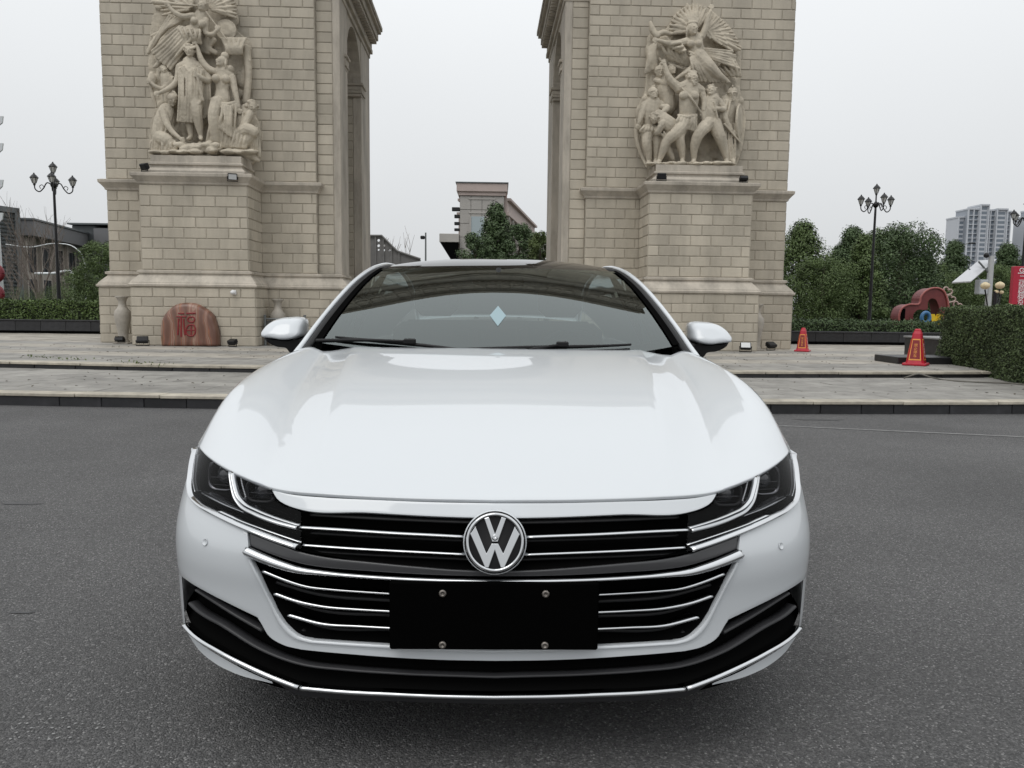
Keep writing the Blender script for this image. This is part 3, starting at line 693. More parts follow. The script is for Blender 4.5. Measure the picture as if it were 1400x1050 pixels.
# parking sensors
for px, py in ((281, 741),):
    q = hit_tz([(px, py)])[0]
    for s in (1, -1):
        p0 = sh_pt(q[0], q[1], -.001, s); p1 = sh_pt(q[0]+.01, q[1], -.001, s); p2 = sh_pt(q[0], q[1]+.01, -.001, s)
        nn = Vector((p1-p0)).cross(Vector(p2-p0)).normalized(); nn = nn if nn.y < 0 else -nn
        b = MB(); b.lathe([(.006, 0), (.0095, 0), (.0095, .0012), (.0085, .0014), (.008, .0004)], 20, M=Matrix.Translation(p0) @ nn.to_track_quat('Z', 'Y').to_matrix().to_4x4()); b.build('parking_sensor', PAINTW, CAR)

# ------------------------------------------------------------------ headlamps
HT = tz([(270.5, 608), (274.5, 614.5), (284.5, 624.5), (296, 633), (316, 644.5), (340, 655.5), (368, 667), (376, 683), (390, 692.5), (412, 699)], 44)
HB = tz([(268, 616), (264, 634), (262, 652), (261.5, 668), (265.5, 680), (275, 690), (293, 700.5), (316, 712), (346, 725), (377, 738), (413, 751)], 44)
hl = both('headlamp', HT, HB, 10, VOID, lambda f: .012+.06*min(1, 5*f, 5*(1-f)))
def hpart(name, pix, w, m, d, off, n=30, closed=False, sharp=False):
    r = strip(name, pix, w, m, d, off, n, sharp=sharp)
    for o, h in zip(r, hl): o.parent = h
    return r
hpart('chrome_trim', [(269.5, 612), (265.5, 628), (262.8, 648), (261.6, 666), (264.2, 677.5), (273.5, 688), (293, 699.5), (316, 711), (346, 724), (377, 736.2), (408.5, 747)], [.002, .0025, .003, .005, .0085, .0110, .012, .012], CHROME, .012, .0, n=60)
hpart('chrome_trim', [(300, 698.5), (328, 711), (360, 723), (390, 733.5), (413, 741.3)], .0035, CHROME, .006, .002)
hpart('chrome_trim', [(267, 622), (264.8, 640), (264, 660), (266.5, 672)], .0035, SATIN, .005, .004)
hpart('chrome_trim', [(267.5, 674.5), (279, 681), (297.6, 690.5), (326.6, 702)], [.006, .010, .008, .005], SATIN, .008, .02)
hpart('light_guide', [(316.3, 644.5), (319, 664), (323.5, 680.7), (331, 691.4), (349.4, 702), (376.9, 712.7), (408, 721)], [.006, .008, .010, .011, .012, .012], SATIN, .012, .004, n=50)
hpart('light_guide', [(318.5, 645.5), (322, 664), (327, 679), (334.5, 687.6), (352, 697), (379, 707.7), (410.5, 717.6)], .0035, CHROME, .007, .0, n=50)
DOT = mat('lamp_dot', (0.75, 0.76, 0.78), 0.2)
LENS = mat('lamp_lens', (0.03, 0.032, 0.036), 0.05, coat=1.0)
REFL = mat('lamp_reflector', (0.16, 0.16, 0.17), 0.18, metal=1.0)
for hi, s in ((0, 1), (1, -1)):
    b = MB(); dd = tz([(322.5, 651), (325, 664), (329.5, 680)], 14)
    for k in range(14):
        p = sh_pt(dd[k, 0], dd[k, 1], .012, s); b.ell(p, (.0022, .0022, .0022), 6, 4)
    b.build('light_dots', DOT, hl[hi])
    for (cxp, cyp, rx, rz_, dep, tl) in ((297, 651, .038, .036, .045, -6), (350, 672, .036, .026, .045, -8)):
        q = hit_tz([(cxp, cyp)], .03)[0]; p = sh_pt(q[0], q[1], .05, s)
        fw = Vector((s*.30 if cxp < 320 else s*.12, -1, .04)).normalized(); M = Matrix.Translation(p) @ fw.to_track_quat('Z', 'Y').to_matrix().to_4x4()
        b = MB()
        prof = []
        for r0, zz in ((1.16, .0), (1.18, .016), (1.08, .022), (1.0, .012)):
            prof.append([(rx*r0*np.sign(math.cos(a))*abs(math.cos(a))**.55, rz_*r0*np.sign(math.sin(a))*abs(math.sin(a))**.55, zz) for a in np.linspace(0, 2*math.pi, 41)])
        G = np.array([[M @ Vector(v) for v in row] for row in prof]); b.grid(G); b.build('lamp_bezel', REFL if cxp < 320 else PLASTG, hl[hi])
        b = MB(); b.lathe([(.0001, .014), (.010, .0125), (.019, .008), (.024, .0), (.027, -.002)], 24, M=M); b.build('projector_lens', LENS, hl[hi])
        b = MB(); b.box(-rx, rx, -.006, -.003, .0, .016, M); b.box(-rx*.9, rx*.9, -rz_*.75, -rz_*.70, .0, .012, M); b.build('lamp_shelf', REFL, hl[hi])
gl = both('headlamp_glass', HT, HB, 6, GLASSL, -.0005)
for o, h in zip(gl, hl): o.parent = h

# ------------------------------------------------------------------ badge
q = hit_tz([(679, 738)])[0]; pz = float(q[1])
BM = Matrix.Translation((0, float(shY(pz))-.018, pz)) @ Matrix.Rotation(R(-14), 4, 'X') @ Matrix.Rotation(R(90), 4, 'X')
BR_ = .0745
b = MB(); b.lathe([(.0, -.03), (BR_*1.07, -.03), (BR_*1.07, .004), (BR_*1.0, .008), (.0, .008)], 56, M=BM); badge = b.build('badge', PAINTW, CAR)
b = MB(); b.lathe([(BR_*1.03, .0), (BR_*1.03, .0115), (BR_*.985, .012), (.0, .012)], 56, M=BM); b.build('badge_disc', mat('badge_black', (.008, .008, .009), .35, spec=.15), badge)
b = MB(); b.lathe([(BR_*.99, .009), (BR_*.985, .017), (BR_*.95, .021), (BR_*.89, .0205), (BR_*.86, .017), (BR_*.855, .0125)], 72, M=BM, caps=False)
b.build('badge_ring', CHROME, badge)
VP = [(-.375, .79), (-.213, .84), (0, .28), (.213, .84), (.375, .79), (.10, .013), (-.10, .013)]
WP = [(-.83, .26), (-.66, .53), (-.28, -.36), (-.11, -.035), (.11, -.035), (.28, -.36), (.66, .53), (.83, .26), (.33, -.82), (.20, -.84), (0, -.28), (-.20, -.84), (-.33, -.82)]
for nm, pg in (('badge_letter', VP), ('badge_letter', WP)):
    M = BM @ Matrix(((1, 0, 0, 0), (0, 0, 1, 0), (0, 1, 0, .0115), (0, 0, 0, 1)))
    b = MB(); b.prism([(x*BR_, y*BR_) for x, y in pg], .0075, M); bevel(b.build(nm, CHROME, badge), .0016, 2, 40)
# dimple of the sensor in the middle
b = MB(); b.lathe([(.0, .019), (.005, .0205), (.008, .0195), (.0085, .018)], 18, M=BM @ Matrix.Translation((0, .012, 0))); b.build('badge_sensor', SATIN, badge)

# ------------------------------------------------------------------ bonnet (clamshell)
_cy = np.array([.0, .058, .12, .25, .38, .52, .6, .7, .8, .95, 1.18, 1.4]); _cz = np.array([.682, .717, .749, .8095, .8620, .9105, .9350, .9622, .9845, 1.0120, 1.0460, 1.072])
def zc(y): return np.interp(y, np.linspace(0, 1.4, 57), ZC)
ZC = np.array([p[1] for p in spline(np.stack([_cy, _cz], 1), 400)]); ZY = np.array([p[0] for p in spline(np.stack([_cy, _cz], 1), 400)])
def zc(y): return np.interp(y, ZY, ZC)
fe = tz(HOODE, 80); FE = sh_pt(fe[:, 0], fe[:, 1], -.002)[::-1]      # from the nose outwards
def front_at(x):
    y = np.interp(x, FE[:, 0], FE[:, 1]); z = np.interp(x, FE[:, 0], FE[:, 2]); return x, y, z
# columns: front x, mid x, rear x, rear y, rear z, dz at the middle
cols = [(0, 0, 0, 1.18, 1.046, 0), (.20, .20, .22, 1.183, 1.046, -.001), (.36, .39, .42, 1.195, 1.045, -.003), (.475, .525, .575, 1.212, 1.045, -.004), (.52, .575, .62, 1.225, 1.035, -.024), (.575, .635, .675, 1.243, 1.026, -.047), (.61, .68, .71, 1.258, 1.023, -.057),
        (.655, .715, .735, 1.275, 1.031, -.044), (.72, .775, .765, 1.30, 1.038, -.030), (.80, .85, .81, 1.335, 1.030, -.027), (.86, .905, .845, 1.365, .99, -.055), (.902, .93, .875, 1.385, .945, -.115)]
nv = 40; NET = []
for (xf, xm, xr, yr, zr, dzm) in cols:
    x0, y0, z0 = front_at(xf); col = []
    for v in np.linspace(0, 1, nv)**1.25:
        y = y0+(yr-y0)*v; f0, fm, f1 = (1-v)*(1-2*v), 4*v*(1-v), v*(2*v-1)
        x = x0*f0+xm*fm+xr*f1; dz = (z0-zc(y0))*f0+dzm*fm+(zr-zc(yr))*f1
        k = math.exp(-v*9)                                        # the front edge itself follows the traced line
        dz = dz*(1-k)+((z0-zc(y0))*(1-v)+dzm*v)*k
        col.append((x, y, zc(y)+dz))
    NET.append(col)
NET = np.array(NET)
HG = np.array([np.concatenate([spline(NET[:4, j], 18), spline(NET[3:7, j], 14)[1:], spline(NET[6:, j], 18)[1:]]) for j in range(nv)])         # rows v, columns s
HF = np.concatenate([(HG*np.array([-1, 1, 1]))[:, ::-1], HG[:, 1:]], 1)
b = MB(); b.grid(HF); hood = b.build('bonnet', PAINTW, CAR); orient(hood); solidify(hood, .012); bevel(hood, .003, 2, 60)
EDGE = HG[:, -1]                                                  # side shut line
# ------------------------------------------------------------------ body sides, tail, sills
WHL = [(.945, .335), (3.785, .335)]; WR = .365
ys = np.r_[np.linspace(.56, 1.42, 44), np.linspace(1.44, 4.3, 100)]
def side_top(y): return float(np.interp(y, np.r_[EDGE[:, 1], [1.6, 2.6, 3.4, 4.0, 4.3]], np.r_[EDGE[:, 2]-.004, [.955, .975, .985, .99, .985]]))
def side_x(y, z):
    w = float(shW(z)); zt = side_top(y)
    ex = float(np.interp(y, np.r_[EDGE[:, 1], [1.6, 2.6, 3.4, 4.0, 4.3]], np.r_[EDGE[:, 0], [.875, .875, .885, .875, .845]]))
    k = max(0, min(1, (z-.62)/(zt-.62)))**2
    tail = np.interp(y, [3.4, 4.0, 4.3], [0, .01, .03]); crease = .012*math.exp(-((z-.74)/.03)**2)-.018*math.exp(-((z-.45)/.12)**2)
    return (w-tail)*(1-k)+ex*k+(crease if y > 1.4 else crease*max(0, (y-1.0)/.4))
for s in (1, -1):
    nz = 40; G = np.array([[(s*side_x(y, z), y, z) for z in np.linspace(.23, side_top(y), nz)] for y in ys])
    me_f = []; b = MB(); vs = G.reshape(-1, 3); fs = []
    for i in range(len(ys)-1):
        for j in range(nz-1):
            c = (G[i, j]+G[i+1, j+1])/2
            if any(math.hypot(c[1]-wy, c[2]-wz) < WR+.015 for wy, wz in WHL): continue
            q = (i*nz+j, (i+1)*nz+j, (i+1)*nz+j+1, i*nz+j+1); fs.append(q)
    b.add(vs, fs, True); o = b.build('body_side', PAINTW, CAR); orient(o, (0, 2.4, .5)); solidify(o, .01)
    for wy, wz in WHL:
        b = MB(); pts = [(s*(side_x(wy+(WR+.012)*math.cos(a), max(.24, wz+(WR+.012)*math.sin(a)))-.004), wy+(WR+.012)*math.cos(a), wz+(WR+.012)*math.sin(a)) for a in np.linspace(-.28, math.pi+.28, 40)]
        b.tube(pts, .02, 8, flat=((1, 0, 0), .5)); b.build('wheel_arch_lip', PAINTW, CAR)
        b = MB(); b.lathe([(WR+.02, -.30), (WR+.02, .0), (WR-.02, .0)], 40, caps=False, M=Matrix.Translation((s*.91, wy, wz)) @ Matrix.Rotation(R(90)*s, 4, 'Y')); b.build('wheel_well', VOID, CAR)
    b = MB(); b.box(s*.70, s*.915, 1.36, 3.36, .17, .245, bev=.02); b.build('sill', PLAST, CAR)
    for (y0, y1) in ((1.46, 2.55), (2.57, 3.42)):
        b = MB(); b.box(s*(side_x((y0+y1)/2, .78)-.004), s*(side_x((y0+y1)/2, .78)+.022), y1-.28, y1-.06, .765, .79, bev=.008); b.build('door_handle', CHROME, CAR)
tt = np.linspace(0, math.pi/2, 22)
def tail_pt(t, z, s):
    w = side_x(4.3, min(z, side_top(4.3))); return (s*w*math.sin(t)**.62, 4.3+.56*(math.cos(t)**.62)*(1-.12*abs(z-.7)), z)
for s in (1, -1):
    b = MB(); b.grid([[tail_pt(t, z, s) for t in tt] for z in np.linspace(.23, .985, 20)]); o = b.build('rear_bumper', PAINTW, CAR); orient(o, (0, 3, .6))
    b = MB(); b.grid([[np.array(tail_pt(t, z, s))+np.array([s*.004, .006, 0]) for t in np.linspace(.75, math.pi/2, 12)] for z in np.linspace(.78, .90, 5)]); o = b.build('tail_lamp', mat('tail_lamp_red', (.28, .012, .014), .1, coat=1.0) if s == 1 else MATS['tail_lamp_red'], CAR); orient(o, (0, 3, .6))
b = MB(); b.box(-.86, .86, .35, 4.7, .16, .24, bev=.02); b.build('underbody', VOID, CAR)
# ------------------------------------------------------------------ greenhouse
RC = spline([(1.16, 1.005), (1.35, 1.115), (1.6, 1.238), (1.85, 1.344), (2.10, 1.428), (2.35, 1.468), (2.65, 1.484), (3.0, 1.475), (3.4, 1.425), (3.8, 1.335), (4.2, 1.22), (4.55, 1.10), (4.80, 1.05)], 200)
def roof_z(y): return float(np.interp(y, RC[:, 0], RC[:, 1]))
# side rail: from the base of the A-pillar over the door to the tail
RAIL = spline([(.835, 1.27, 1.0), (.822, 1.33, 1.032), (.79, 1.5, 1.125), (.75, 1.72, 1.232), (.708, 1.95, 1.328), (.668, 2.15, 1.392), (.64, 2.35, 1.425), (.625, 2.65, 1.442), (.615, 3.0, 1.43), (.61, 3.4, 1.38), (.62, 3.8, 1.29), (.64, 4.15, 1.19), (.66, 4.45, 1.10)], 120)
def rail_at(y): return np.array([np.interp(y, RAIL[:, 1], RAIL[:, k]) for k in range(3)])
# windscreen: base line to top line, bowed
def ws_pt(u, v, off=0.0):
    """u -1..1 across, v 0..1 from base to top"""
    y0 = 1.16+.86*v; a = abs(u); bow = (.235-.02*v)*a**2.2; y = y0+bow
    e = rail_at(np.clip(y0+.235-.02*v, 1.33, 2.6)); xw = e[0]-.012
    z = roof_z(y0); ze = e[2]-.006
    zz = z+(ze-z)*a**2.4
    return (u*xw, y, zz+off)
NU, NVV = 44, 26
W2 = np.array([[ws_pt(u, v) for u in np.linspace(-1, 1, NU)] for v in np.linspace(0, 1, NVV)])
b = MB(); b.grid(W2); ws = b.build('windscreen', GLASSW, CAR); orient(ws, (0, 2.6, .8))
FR = mat('glass_frit', (0.006, 0.006, 0.006), 0.2, coat=.5)
for s in (1, -1):
    b = MB(); b.grid([[np.array(ws_pt(s*u, v))+np.array([0, -.003, .005]) for u in (.93, .95, .97, 1.0)] for v in np.linspace(0, 1, 26)]); b.build('edge_seal', VOID, ws)
b = MB(); b.grid([[np.array(ws_pt(u, v))+np.array([0, .004, -.004]) for u in np.linspace(-1, 1, 40)] for v in (.965, .98, 1.0)]); b.build('frit_band', FR, ws)
b = MB(); b.grid([[np.array(ws_pt(u, v))+np.array([0, .004, -.004]) for u in np.linspace(-1, 1, 40)] for v in (0, .03, .06)]); b.build('frit_band', FR, ws)
# black glass roof
def roof_pt(u, y):
    e = rail_at(y); z = roof_z(y); a = abs(u); return (u*(e[0]-.012), y+.16*a**2.2*max(0, 1-(y-2.02)/.5), z+(e[2]-.004-z)*a**2.6)
b = MB(); yy = np.linspace(2.025, 3.35, 34); b.grid([[roof_pt(u, y) for u in np.linspace(-1, 1, 36)] for y in yy]); rf = b.build('roof', ROOFG, CAR); orient(rf, (0, 2.6, .8))
b = MB(); yy = np.linspace(3.355, 4.45, 26); b.grid([[roof_pt(u, y) for u in np.linspace(-1, 1, 30)] for y in yy]); rw = b.build('rear_window', GLASSS, CAR); orient(rw, (0, 2.6, .8))
b = MB(); yy = np.linspace(4.452, 4.86, 8); b.grid([[(u*.84, y-.1*abs(u)**2, 1.105-.03*(y-4.45)-.09*abs(u)**3) for u in np.linspace(-1, 1, 26)] for y in yy]); o = b.build('boot_lid', PAINTW, CAR); orient(o, (0, 3, .6)); solidify(o, .02)
for s in (1, -1):
    b = MB(); b.tube([(s*p[0], p[1], p[2]) for p in RAIL], np.interp(np.linspace(0, 1, len(RAIL)), [0, .1, .35, 1], [.012, .0105, .0125, .02]), 12); b.build('roof_rail', PAINTW, CAR)
    # dark inner edge next to the glass
    b = MB(); b.tube([(s*(p[0]-.026), p[1]-.008, p[2]-.012) for p in RAIL[:62]], .0165, 8); b.build('pillar_seal', PLAST, CAR)
    # side glass between rail and belt
    G = []
    for y in np.linspace(1.42, 4.15, 44):
        e = rail_at(y); zt = side_top(y); xb = side_x(y, zt)-.03; G.append([(s*(xb+(e[0]+.004-xb)*f+.03*math.sin(math.pi*f)), y, zt+(e[2]-zt)*f) for f in np.linspace(0, 1, 8)])
    b = MB(); b.grid(G); o = b.build('side_window', GLASSS, CAR); orient(o, (0, 2.6, .8))
    b = MB(); b.tube([(s*(side_x(y, side_top(y))-.012), y, side_top(y)+.006) for y in np.linspace(1.40, 4.2, 40)], .009, 8); b.build('belt_trim', CHROME, CAR)
    b = MB(); e = rail_at(2.62); b.tube([(s*.86, 2.56, .98), (s*(e[0]+.018), 2.66, e[2]-.01)], .028, 6, flat=((1, 0, 0), .4)); b.build('door_pillar', GLOSSB, CAR)
    # triangle that closes bonnet, pillar and door
    b = MB(); b.grid([[(s*.86, 1.375, .95), (s*.835, 1.36, 1.02), (s*.822, 1.345, 1.04)], [(s*.885, 1.6, .955), (s*.85, 1.6, 1.06), (s*.775, 1.6, 1.175)]]); b.build('mirror_triangle', GLOSSB, CAR)
# cowl, wipers
b = MB(); b.grid([[(x, 1.165+.19*(abs(x)/.8)**2.2+dy, z) for x in np.linspace(-.82, .82, 40)] for dy, z in ((-.03, .985), (.02, .99), (.06, 1.0))]); b.build('cowl_panel', PLAST, CAR)
def wiper(x0, x1, px0):
    t = thing_part('wiper', CAR)
    def onglass(u, v, h): p = ws_pt(u, v); return (p[0], p[1]-h*.4, p[2]+h*.9)
    us = np.linspace(x0, x1, 16)
    b = MB(); b.tube([onglass(u, .045+.02*math.sin(math.pi*k/15), .012) for k, u in enumerate(us)], [.005, .007, .009, .009, .007, .005], 6); w = b.build('wiper', PLAST, CAR)
    b = MB(); m = (x0*.4+x1*.6); b.tube([onglass(px0, -.01, .01), onglass((px0+m)/2, .03, .028), onglass(m, .06, .026)], [.010, .008, .006], 6); b.build('wiper_arm', PLAST, w)
    b = MB(); p = onglass(m, .06, .026); b.box(p[0]-.025, p[0]+.025, p[1]-.012, p[1]+.012, p[2]-.012, p[2]+.012, bev=.005); b.build('wiper_clip', PLAST, w)
def thing_part(n, p): return None
wiper(-.86, -.18, -.95); wiper(-.22, .70, .05)
# ------------------------------------------------------------------ door mirrors
def mirror_part(name, poly, m, s, Y, slices, par=None, n=48, lean=0.0):
    P = np.array([at_y(x, y, Y) for x, y in poly]); P = P-np.array([CX, NOSE, 0]); P = P[:, [0, 2]]; P[:, 0] = -P[:, 0]
    loop = spline(np.r_[P, P[:1]], n+1)[:-1]; c = loop.mean(0); y0 = Y-NOSE
    G = [[(s*(c[0]+(q[0]-c[0])*k), y0+dy+lean*(q[1]-c[1])*k*max(0, min(1, (.04-dy)/.08)), c[1]+(q[1]-c[1])*k) for q in np.r_[loop, loop[:1]]] for k, dy in slices]
    b = MB(); b.grid(G); nn = len(loop)+1
    b.add(G[0][:-1], [tuple(range(nn-1))]); b.add(G[-1][:-1], [tuple(range(nn-1))])
    return b.build(name, m, par or CAR, weld=True)
def mz(pts, ox=350, oy=425, sc=16.15): return [(ox+x/sc, oy+y/sc) for x, y in pts]
CAPS = mz([(160, 470), (230, 340), (380, 212), (560, 150), (760, 133), (930, 133), (1030, 170), (1062, 250), (1066, 400), (1060, 540), (980, 592), (850, 622), (640, 632), (470, 606), (300, 585), (185, 560)])
LOWS = mz([(185, 575), (300, 590), (470, 610), (640, 636), (850, 628), (1040, 580), (1120, 640), (1190, 720), (1120, 790), (960, 850), (840, 960), (720, 830), (500, 792), (350, 735), (235, 655)])
IND = mz([(162, 492), (260, 505), (380, 522), (430, 550), (470, 600), (400, 604), (300, 592), (195, 568)])
for s in (1, -1):
    mr_ = mirror_part('door_mirror', CAPS, PAINTW, s, 3.46, [(.4, -.066), (.78, -.060), (.89, -.05), (.96, -.03), (1.0, .0), (1.0, .04), (.97, .09)], lean=.85)
    mirror_part('mirror_base', LOWS, PLAST, s, 3.47, [(.72, -.045), (.9, -.035), (1.0, .0), (1.0, .05), (.92, .08)], mr_)
    mirror_part('mirror_indicator', IND, mat('indicator_grey', (.17, .17, .18), .15, coat=.6) if s == 1 else MATS['indicator_grey'], s, 3.45, [(.8, -.03), (1.0, -.022), (1.0, .05)], mr_)
# ------------------------------------------------------------------ cabin
DASH = mat('dashboard_grey', (0.055, 0.055, 0.058), 0.6, bump=.1, bscale=200)
SEAT = mat('seat_leather', (0.05, 0.045, 0.04), 0.5)
b = MB(); b.grid([[(x, y+.12*(abs(x)/.75)**2, z-.02*(abs(x)/.75)**4) for x in np.linspace(-.76, .76, 24)] for y, z in ((1.24, .955), (1.45, .995), (1.7, 1.0), (1.85, .96), (1.9, .8), (1.9, .5))]); b.build('dashboard', DASH, CAR)
b = MB(); SW = Matrix.Translation((.37, 1.98, .92)) @ Matrix.Rotation(R(66), 4, 'X')
b.tube([SW @ Vector((.185*math.cos(a), .185*math.sin(a), 0)) for a in np.linspace(0, 2*math.pi, 40)], .014, 10); b.tube([SW @ Vector((-.18, 0, 0)), SW @ Vector((0, -.02, -.03)), SW @ Vector((.18, 0, 0))], .02, 8); b.ell(SW @ Vector((0, 0, -.03)), (.07, .05, .06), 14, 8); b.build('steering_wheel', PLASTG, CAR)
for x in (-.37, .37):
    b = MB(); M = Matrix.Translation((x, 2.5, .45)) @ Matrix.Rotation(R(-18), 4, 'X')
    b.box(-.25, .25, -.06, .08, .05, .70, M, bev=.05); b.box(-.25, .25, -.5, .02, -.1, .06, Matrix.Translation((x, 2.45, .45)), bev=.05); st = b.build('seat', SEAT, CAR)
    b = MB(); b.box(-.13, .13, -.05, .05, .74, .94, M, bev=.045); b.build('headrest', SEAT, st)
b = MB(); b.box(-.65, .65, 3.25, 3.4, .55, 1.12, bev=.05); b.build('rear_seat', SEAT, CAR)
b = MB(); b.ell((0, 1.93, 1.335), (.13, .025, .035), 16, 8); b.tube([(0, 1.93, 1.34), (0, 1.99, 1.395)], .015, 8); b.build('rear_view_mirror', PLAST, CAR)
b = MB(); b.box(-.84, .84, 1.2, 4.2, .23, .27); b.build('cabin_floor', VOID, CAR)
# pale diamond sticker and two thin strips behind the glass
STK = mat('pale_blue_sticker', (0.27, 0.37, 0.40), 0.5)
def on_ws(px, py, off=.012):
    d = ray(px, py); best = None
    for u in np.linspace(-.9, .9, 73):
        for v in np.linspace(.05, .95, 37):
            p = np.array(ws_pt(u, v))+np.array([CX, NOSE, 0])-CAMP; k = p @ _f; e = (700+FPX*(p @ _r)/k-px)**2+(525-FPX*(p @ _u)/k-py)**2
            if best is None or e < best[0]: best = (e, u, v)
    return best[1], best[2]
u0, v0 = on_ws(681, 432)
def ws_off(u, v, o): p = np.array(ws_pt(u, v)); return p+np.array([0, -.43, .90])*o
hu, hv = .047, .10
b = MB(); b.add([ws_off(u0-hu, v0, .002), ws_off(u0, v0-hv, .002), ws_off(u0+hu, v0, .002), ws_off(u0, v0+hv, .002)], [(0, 1, 2, 3)]); o = b.build('windscreen_sticker', STK, CAR); solidify(o, .001)
# ------------------------------------------------------------------ wheels
RIM = mat('alloy_rim', (0.42, 0.43, 0.44), 0.25, metal=1.0)
for wy, wz in WHL:
    for s in (1, -1):
        M = Matrix.Translation((s*.80, wy, wz)) @ Matrix.Rotation(R(90)*s, 4, 'Y')
        b = MB(); b.lathe([(.24, -.11), (.30, -.122), (.325, -.105), (.334, -.06), (.334, .06), (.325, .105), (.30, .122), (.24, .11)], 48, M=M, caps=False); w = b.build('wheel', RUBBER, CAR)
        b = MB(); b.lathe([(.238, -.1), (.24, .09), (.228, .11), (.215, .07), (.20, .02), (.05, .02)], 40, M=M, caps=False)
        for k in range(10):
            a = k*math.pi/5+(.12 if k % 2 else -.12); b.tube([M @ Vector((.04*math.cos(a), .04*math.sin(a), .075)), M @ Vector((.225*math.cos(a), .225*math.sin(a), .09))], [.018, .014], 6)
        b.lathe([(.0, .085), (.05, .085), (.06, .06)], 20, M=M); b.build('rim', RIM, w)
# ================================================================== high-relief sculpture groups on the piers
STATUE = mat('carved_sandstone', (0.50, 0.445, 0.355), 0.85, streak=.2, var=0.2, vscale=3.0, bump=1.0, bscale=14, detail=10, coords='World')
SRG = random.Random(21)
class Group:
    def __init__(s, ox, sc, side, label):
        s.ox, s.sc, s.side = ox, sc, side; s.x0 = side*BX; s.z0 = 4.30; s.u = 18.45/1051/sc      # metres per zoom pixel
        P = AU*(UC+s.x0)+AV*(AD-.45)
        s.root = thing('relief_sculpture', label, 'sculpture', (P[0], P[1], PLZ+s.z0), AY)
    def p(s, X, Y, d):
        x, z = arch_local(s.ox+X/s.sc, Y/s.sc, d); return np.array([x-s.x0, d+.45, z-s.z0])
class Fig:
    def __init__(s, g): s.g = g; s.b = MB()
    def limb(s, pts, r, n=10, flat=None):
        if n == 14: flat = ((0, 1, 0), .62)
        P = np.array([s.g.p(*q) for q in pts]); m = max(6, 4*(len(P)-1)+1)
        Q = spline(P, m) if len(P) > 2 else spline(P, 5); rr = np.interp(np.linspace(0, 1, len(Q)), np.linspace(0, 1, len(r)), r)*s.g.u*.93
        d0 = (Q[0]-Q[1]); d0 /= np.linalg.norm(d0)+1e-9; d1 = Q[-1]-Q[-2]; d1 /= np.linalg.norm(d1)+1e-9
        Q = np.r_[[Q[0]+d0*rr[0]*.85, Q[0]+d0*rr[0]*.5], Q, [Q[-1]+d1*rr[-1]*.5, Q[-1]+d1*rr[-1]*.85]]; rr = np.r_[[rr[0]*.45, rr[0]*.85], rr, [rr[-1]*.85, rr[-1]*.45]]
        s.b.tube(Q, rr, n, flat=flat); return s
    def ball(s, X, Y, d, rx, ry=None, rz=None):
        u = s.g.u; ry = ry or rx; rz = rz or rx; s.b.ell(s.g.p(X, Y, d), (rx*u, ry*u, rz*u), 14, 9); return s
    def head(s, X, Y, d, Rr, fx=0.0, fz=0.0, hair='curls', beard=False, neck=None):
        """fx -1..1 turns the face left/right, fz lifts it"""
        u = s.g.u; c = s.g.p(X, Y, d); r = Rr*u; fw = np.array([fx, -math.sqrt(max(.05, 1-fx*fx)), fz]); fw /= np.linalg.norm(fw)
        up = np.array([0, 0, 1.0])-fw*fw[2]; up /= np.linalg.norm(up); sd = np.cross(fw, up)
        e = s.b.ell; M = Matrix((sd, fw, up)).transposed()
        e(c, (r*.80, r*.92, r*1.08), 16, 10, M); e(c+fw*r*.25-up*r*.62, (r*.5, r*.55, r*.42), 12, 8, M)              # skull, jaw
        e(c+fw*r*.98-up*r*.12, (r*.16, r*.22, r*.30), 8, 6, M)                                                      # nose
        for q in (-1, 1):
            e(c+fw*r*.80+up*r*.16+sd*q*r*.30, (r*.28, r*.14, r*.09), 8, 6, M); e(c+fw*r*.74-up*r*.22+sd*q*r*.34, (r*.22, r*.16, r*.18), 8, 6, M)
            e(c+sd*q*r*.82-up*r*.05, (r*.10, r*.18, r*.26), 8, 6, M)
        e(c+fw*r*.86-up*r*.52, (r*.26, r*.14, r*.09), 8, 6, M); e(c+fw*r*.72-up*r*.86, (r*.24, r*.2, r*.18), 8, 6, M)
        if neck is not None: s.limb([(X, Y+Rr*.4, d), neck], [Rr*.44, Rr*.52])
        if hair == 'curls':
            for k in range(34):
                a, t = SRG.uniform(0, 6.28), SRG.uniform(.0, 1.0)
                v = up*math.cos(t*1.7)+(sd*math.cos(a)+fw*math.sin(a))*math.sin(t*1.7)
                if v @ fw > .45 and v @ up < .75: continue
                e(c+v*r*.98+up*r*.06, (r*.24,)*3, 6, 5)
        elif hair == 'helmet':
            e(c+up*r*.34-fw*r*.08, (r*.98, r*1.12, r*.95), 16, 8, M); e(c+up*r*.18+fw*r*.45, (r*.92, r*.7, r*.13), 14, 6, M)
            for k in range(12):
                a = -.6+k*.26; e(c+up*(r*1.25*math.cos(a)+r*.2)-fw*r*1.25*math.sin(a), (r*.16, r*.26, r*.26), 6, 5, M)
        elif hair == 'cap':
            e(c+up*r*.42, (r*.95, r*1.04, r*.72), 14, 8, M); e(c+up*r*.16, (r*1.0, r*1.08, r*.18), 14, 6, M)
        elif hair == 'long':
            e(c+up*r*.25-fw*r*.2, (r*.98, r*.98, r*.92), 14, 8, M)
            for k in range(9):
                q = -1+2*k/8; a0 = c+up*r*.5+sd*q*r*.85-fw*r*(.3+.4*(1-abs(q)))
                s.b.tube([a0, a0-up*r*.9+sd*q*r*.18, a0-up*r*1.7+sd*q*r*.12-fw*r*.2], [r*.2, r*.24, r*.1], 6)
        if beard:
            for k in range(14):
                q = SRG.uniform(-.5, .5); a0 = c+fw*r*.6-up*r*.55+sd*q*r; s.b.tube([a0, a0-up*r*SRG.uniform(.35, .75)+fw*r*.15*SRG.random()], [r*.2, r*.09], 6)
        return s
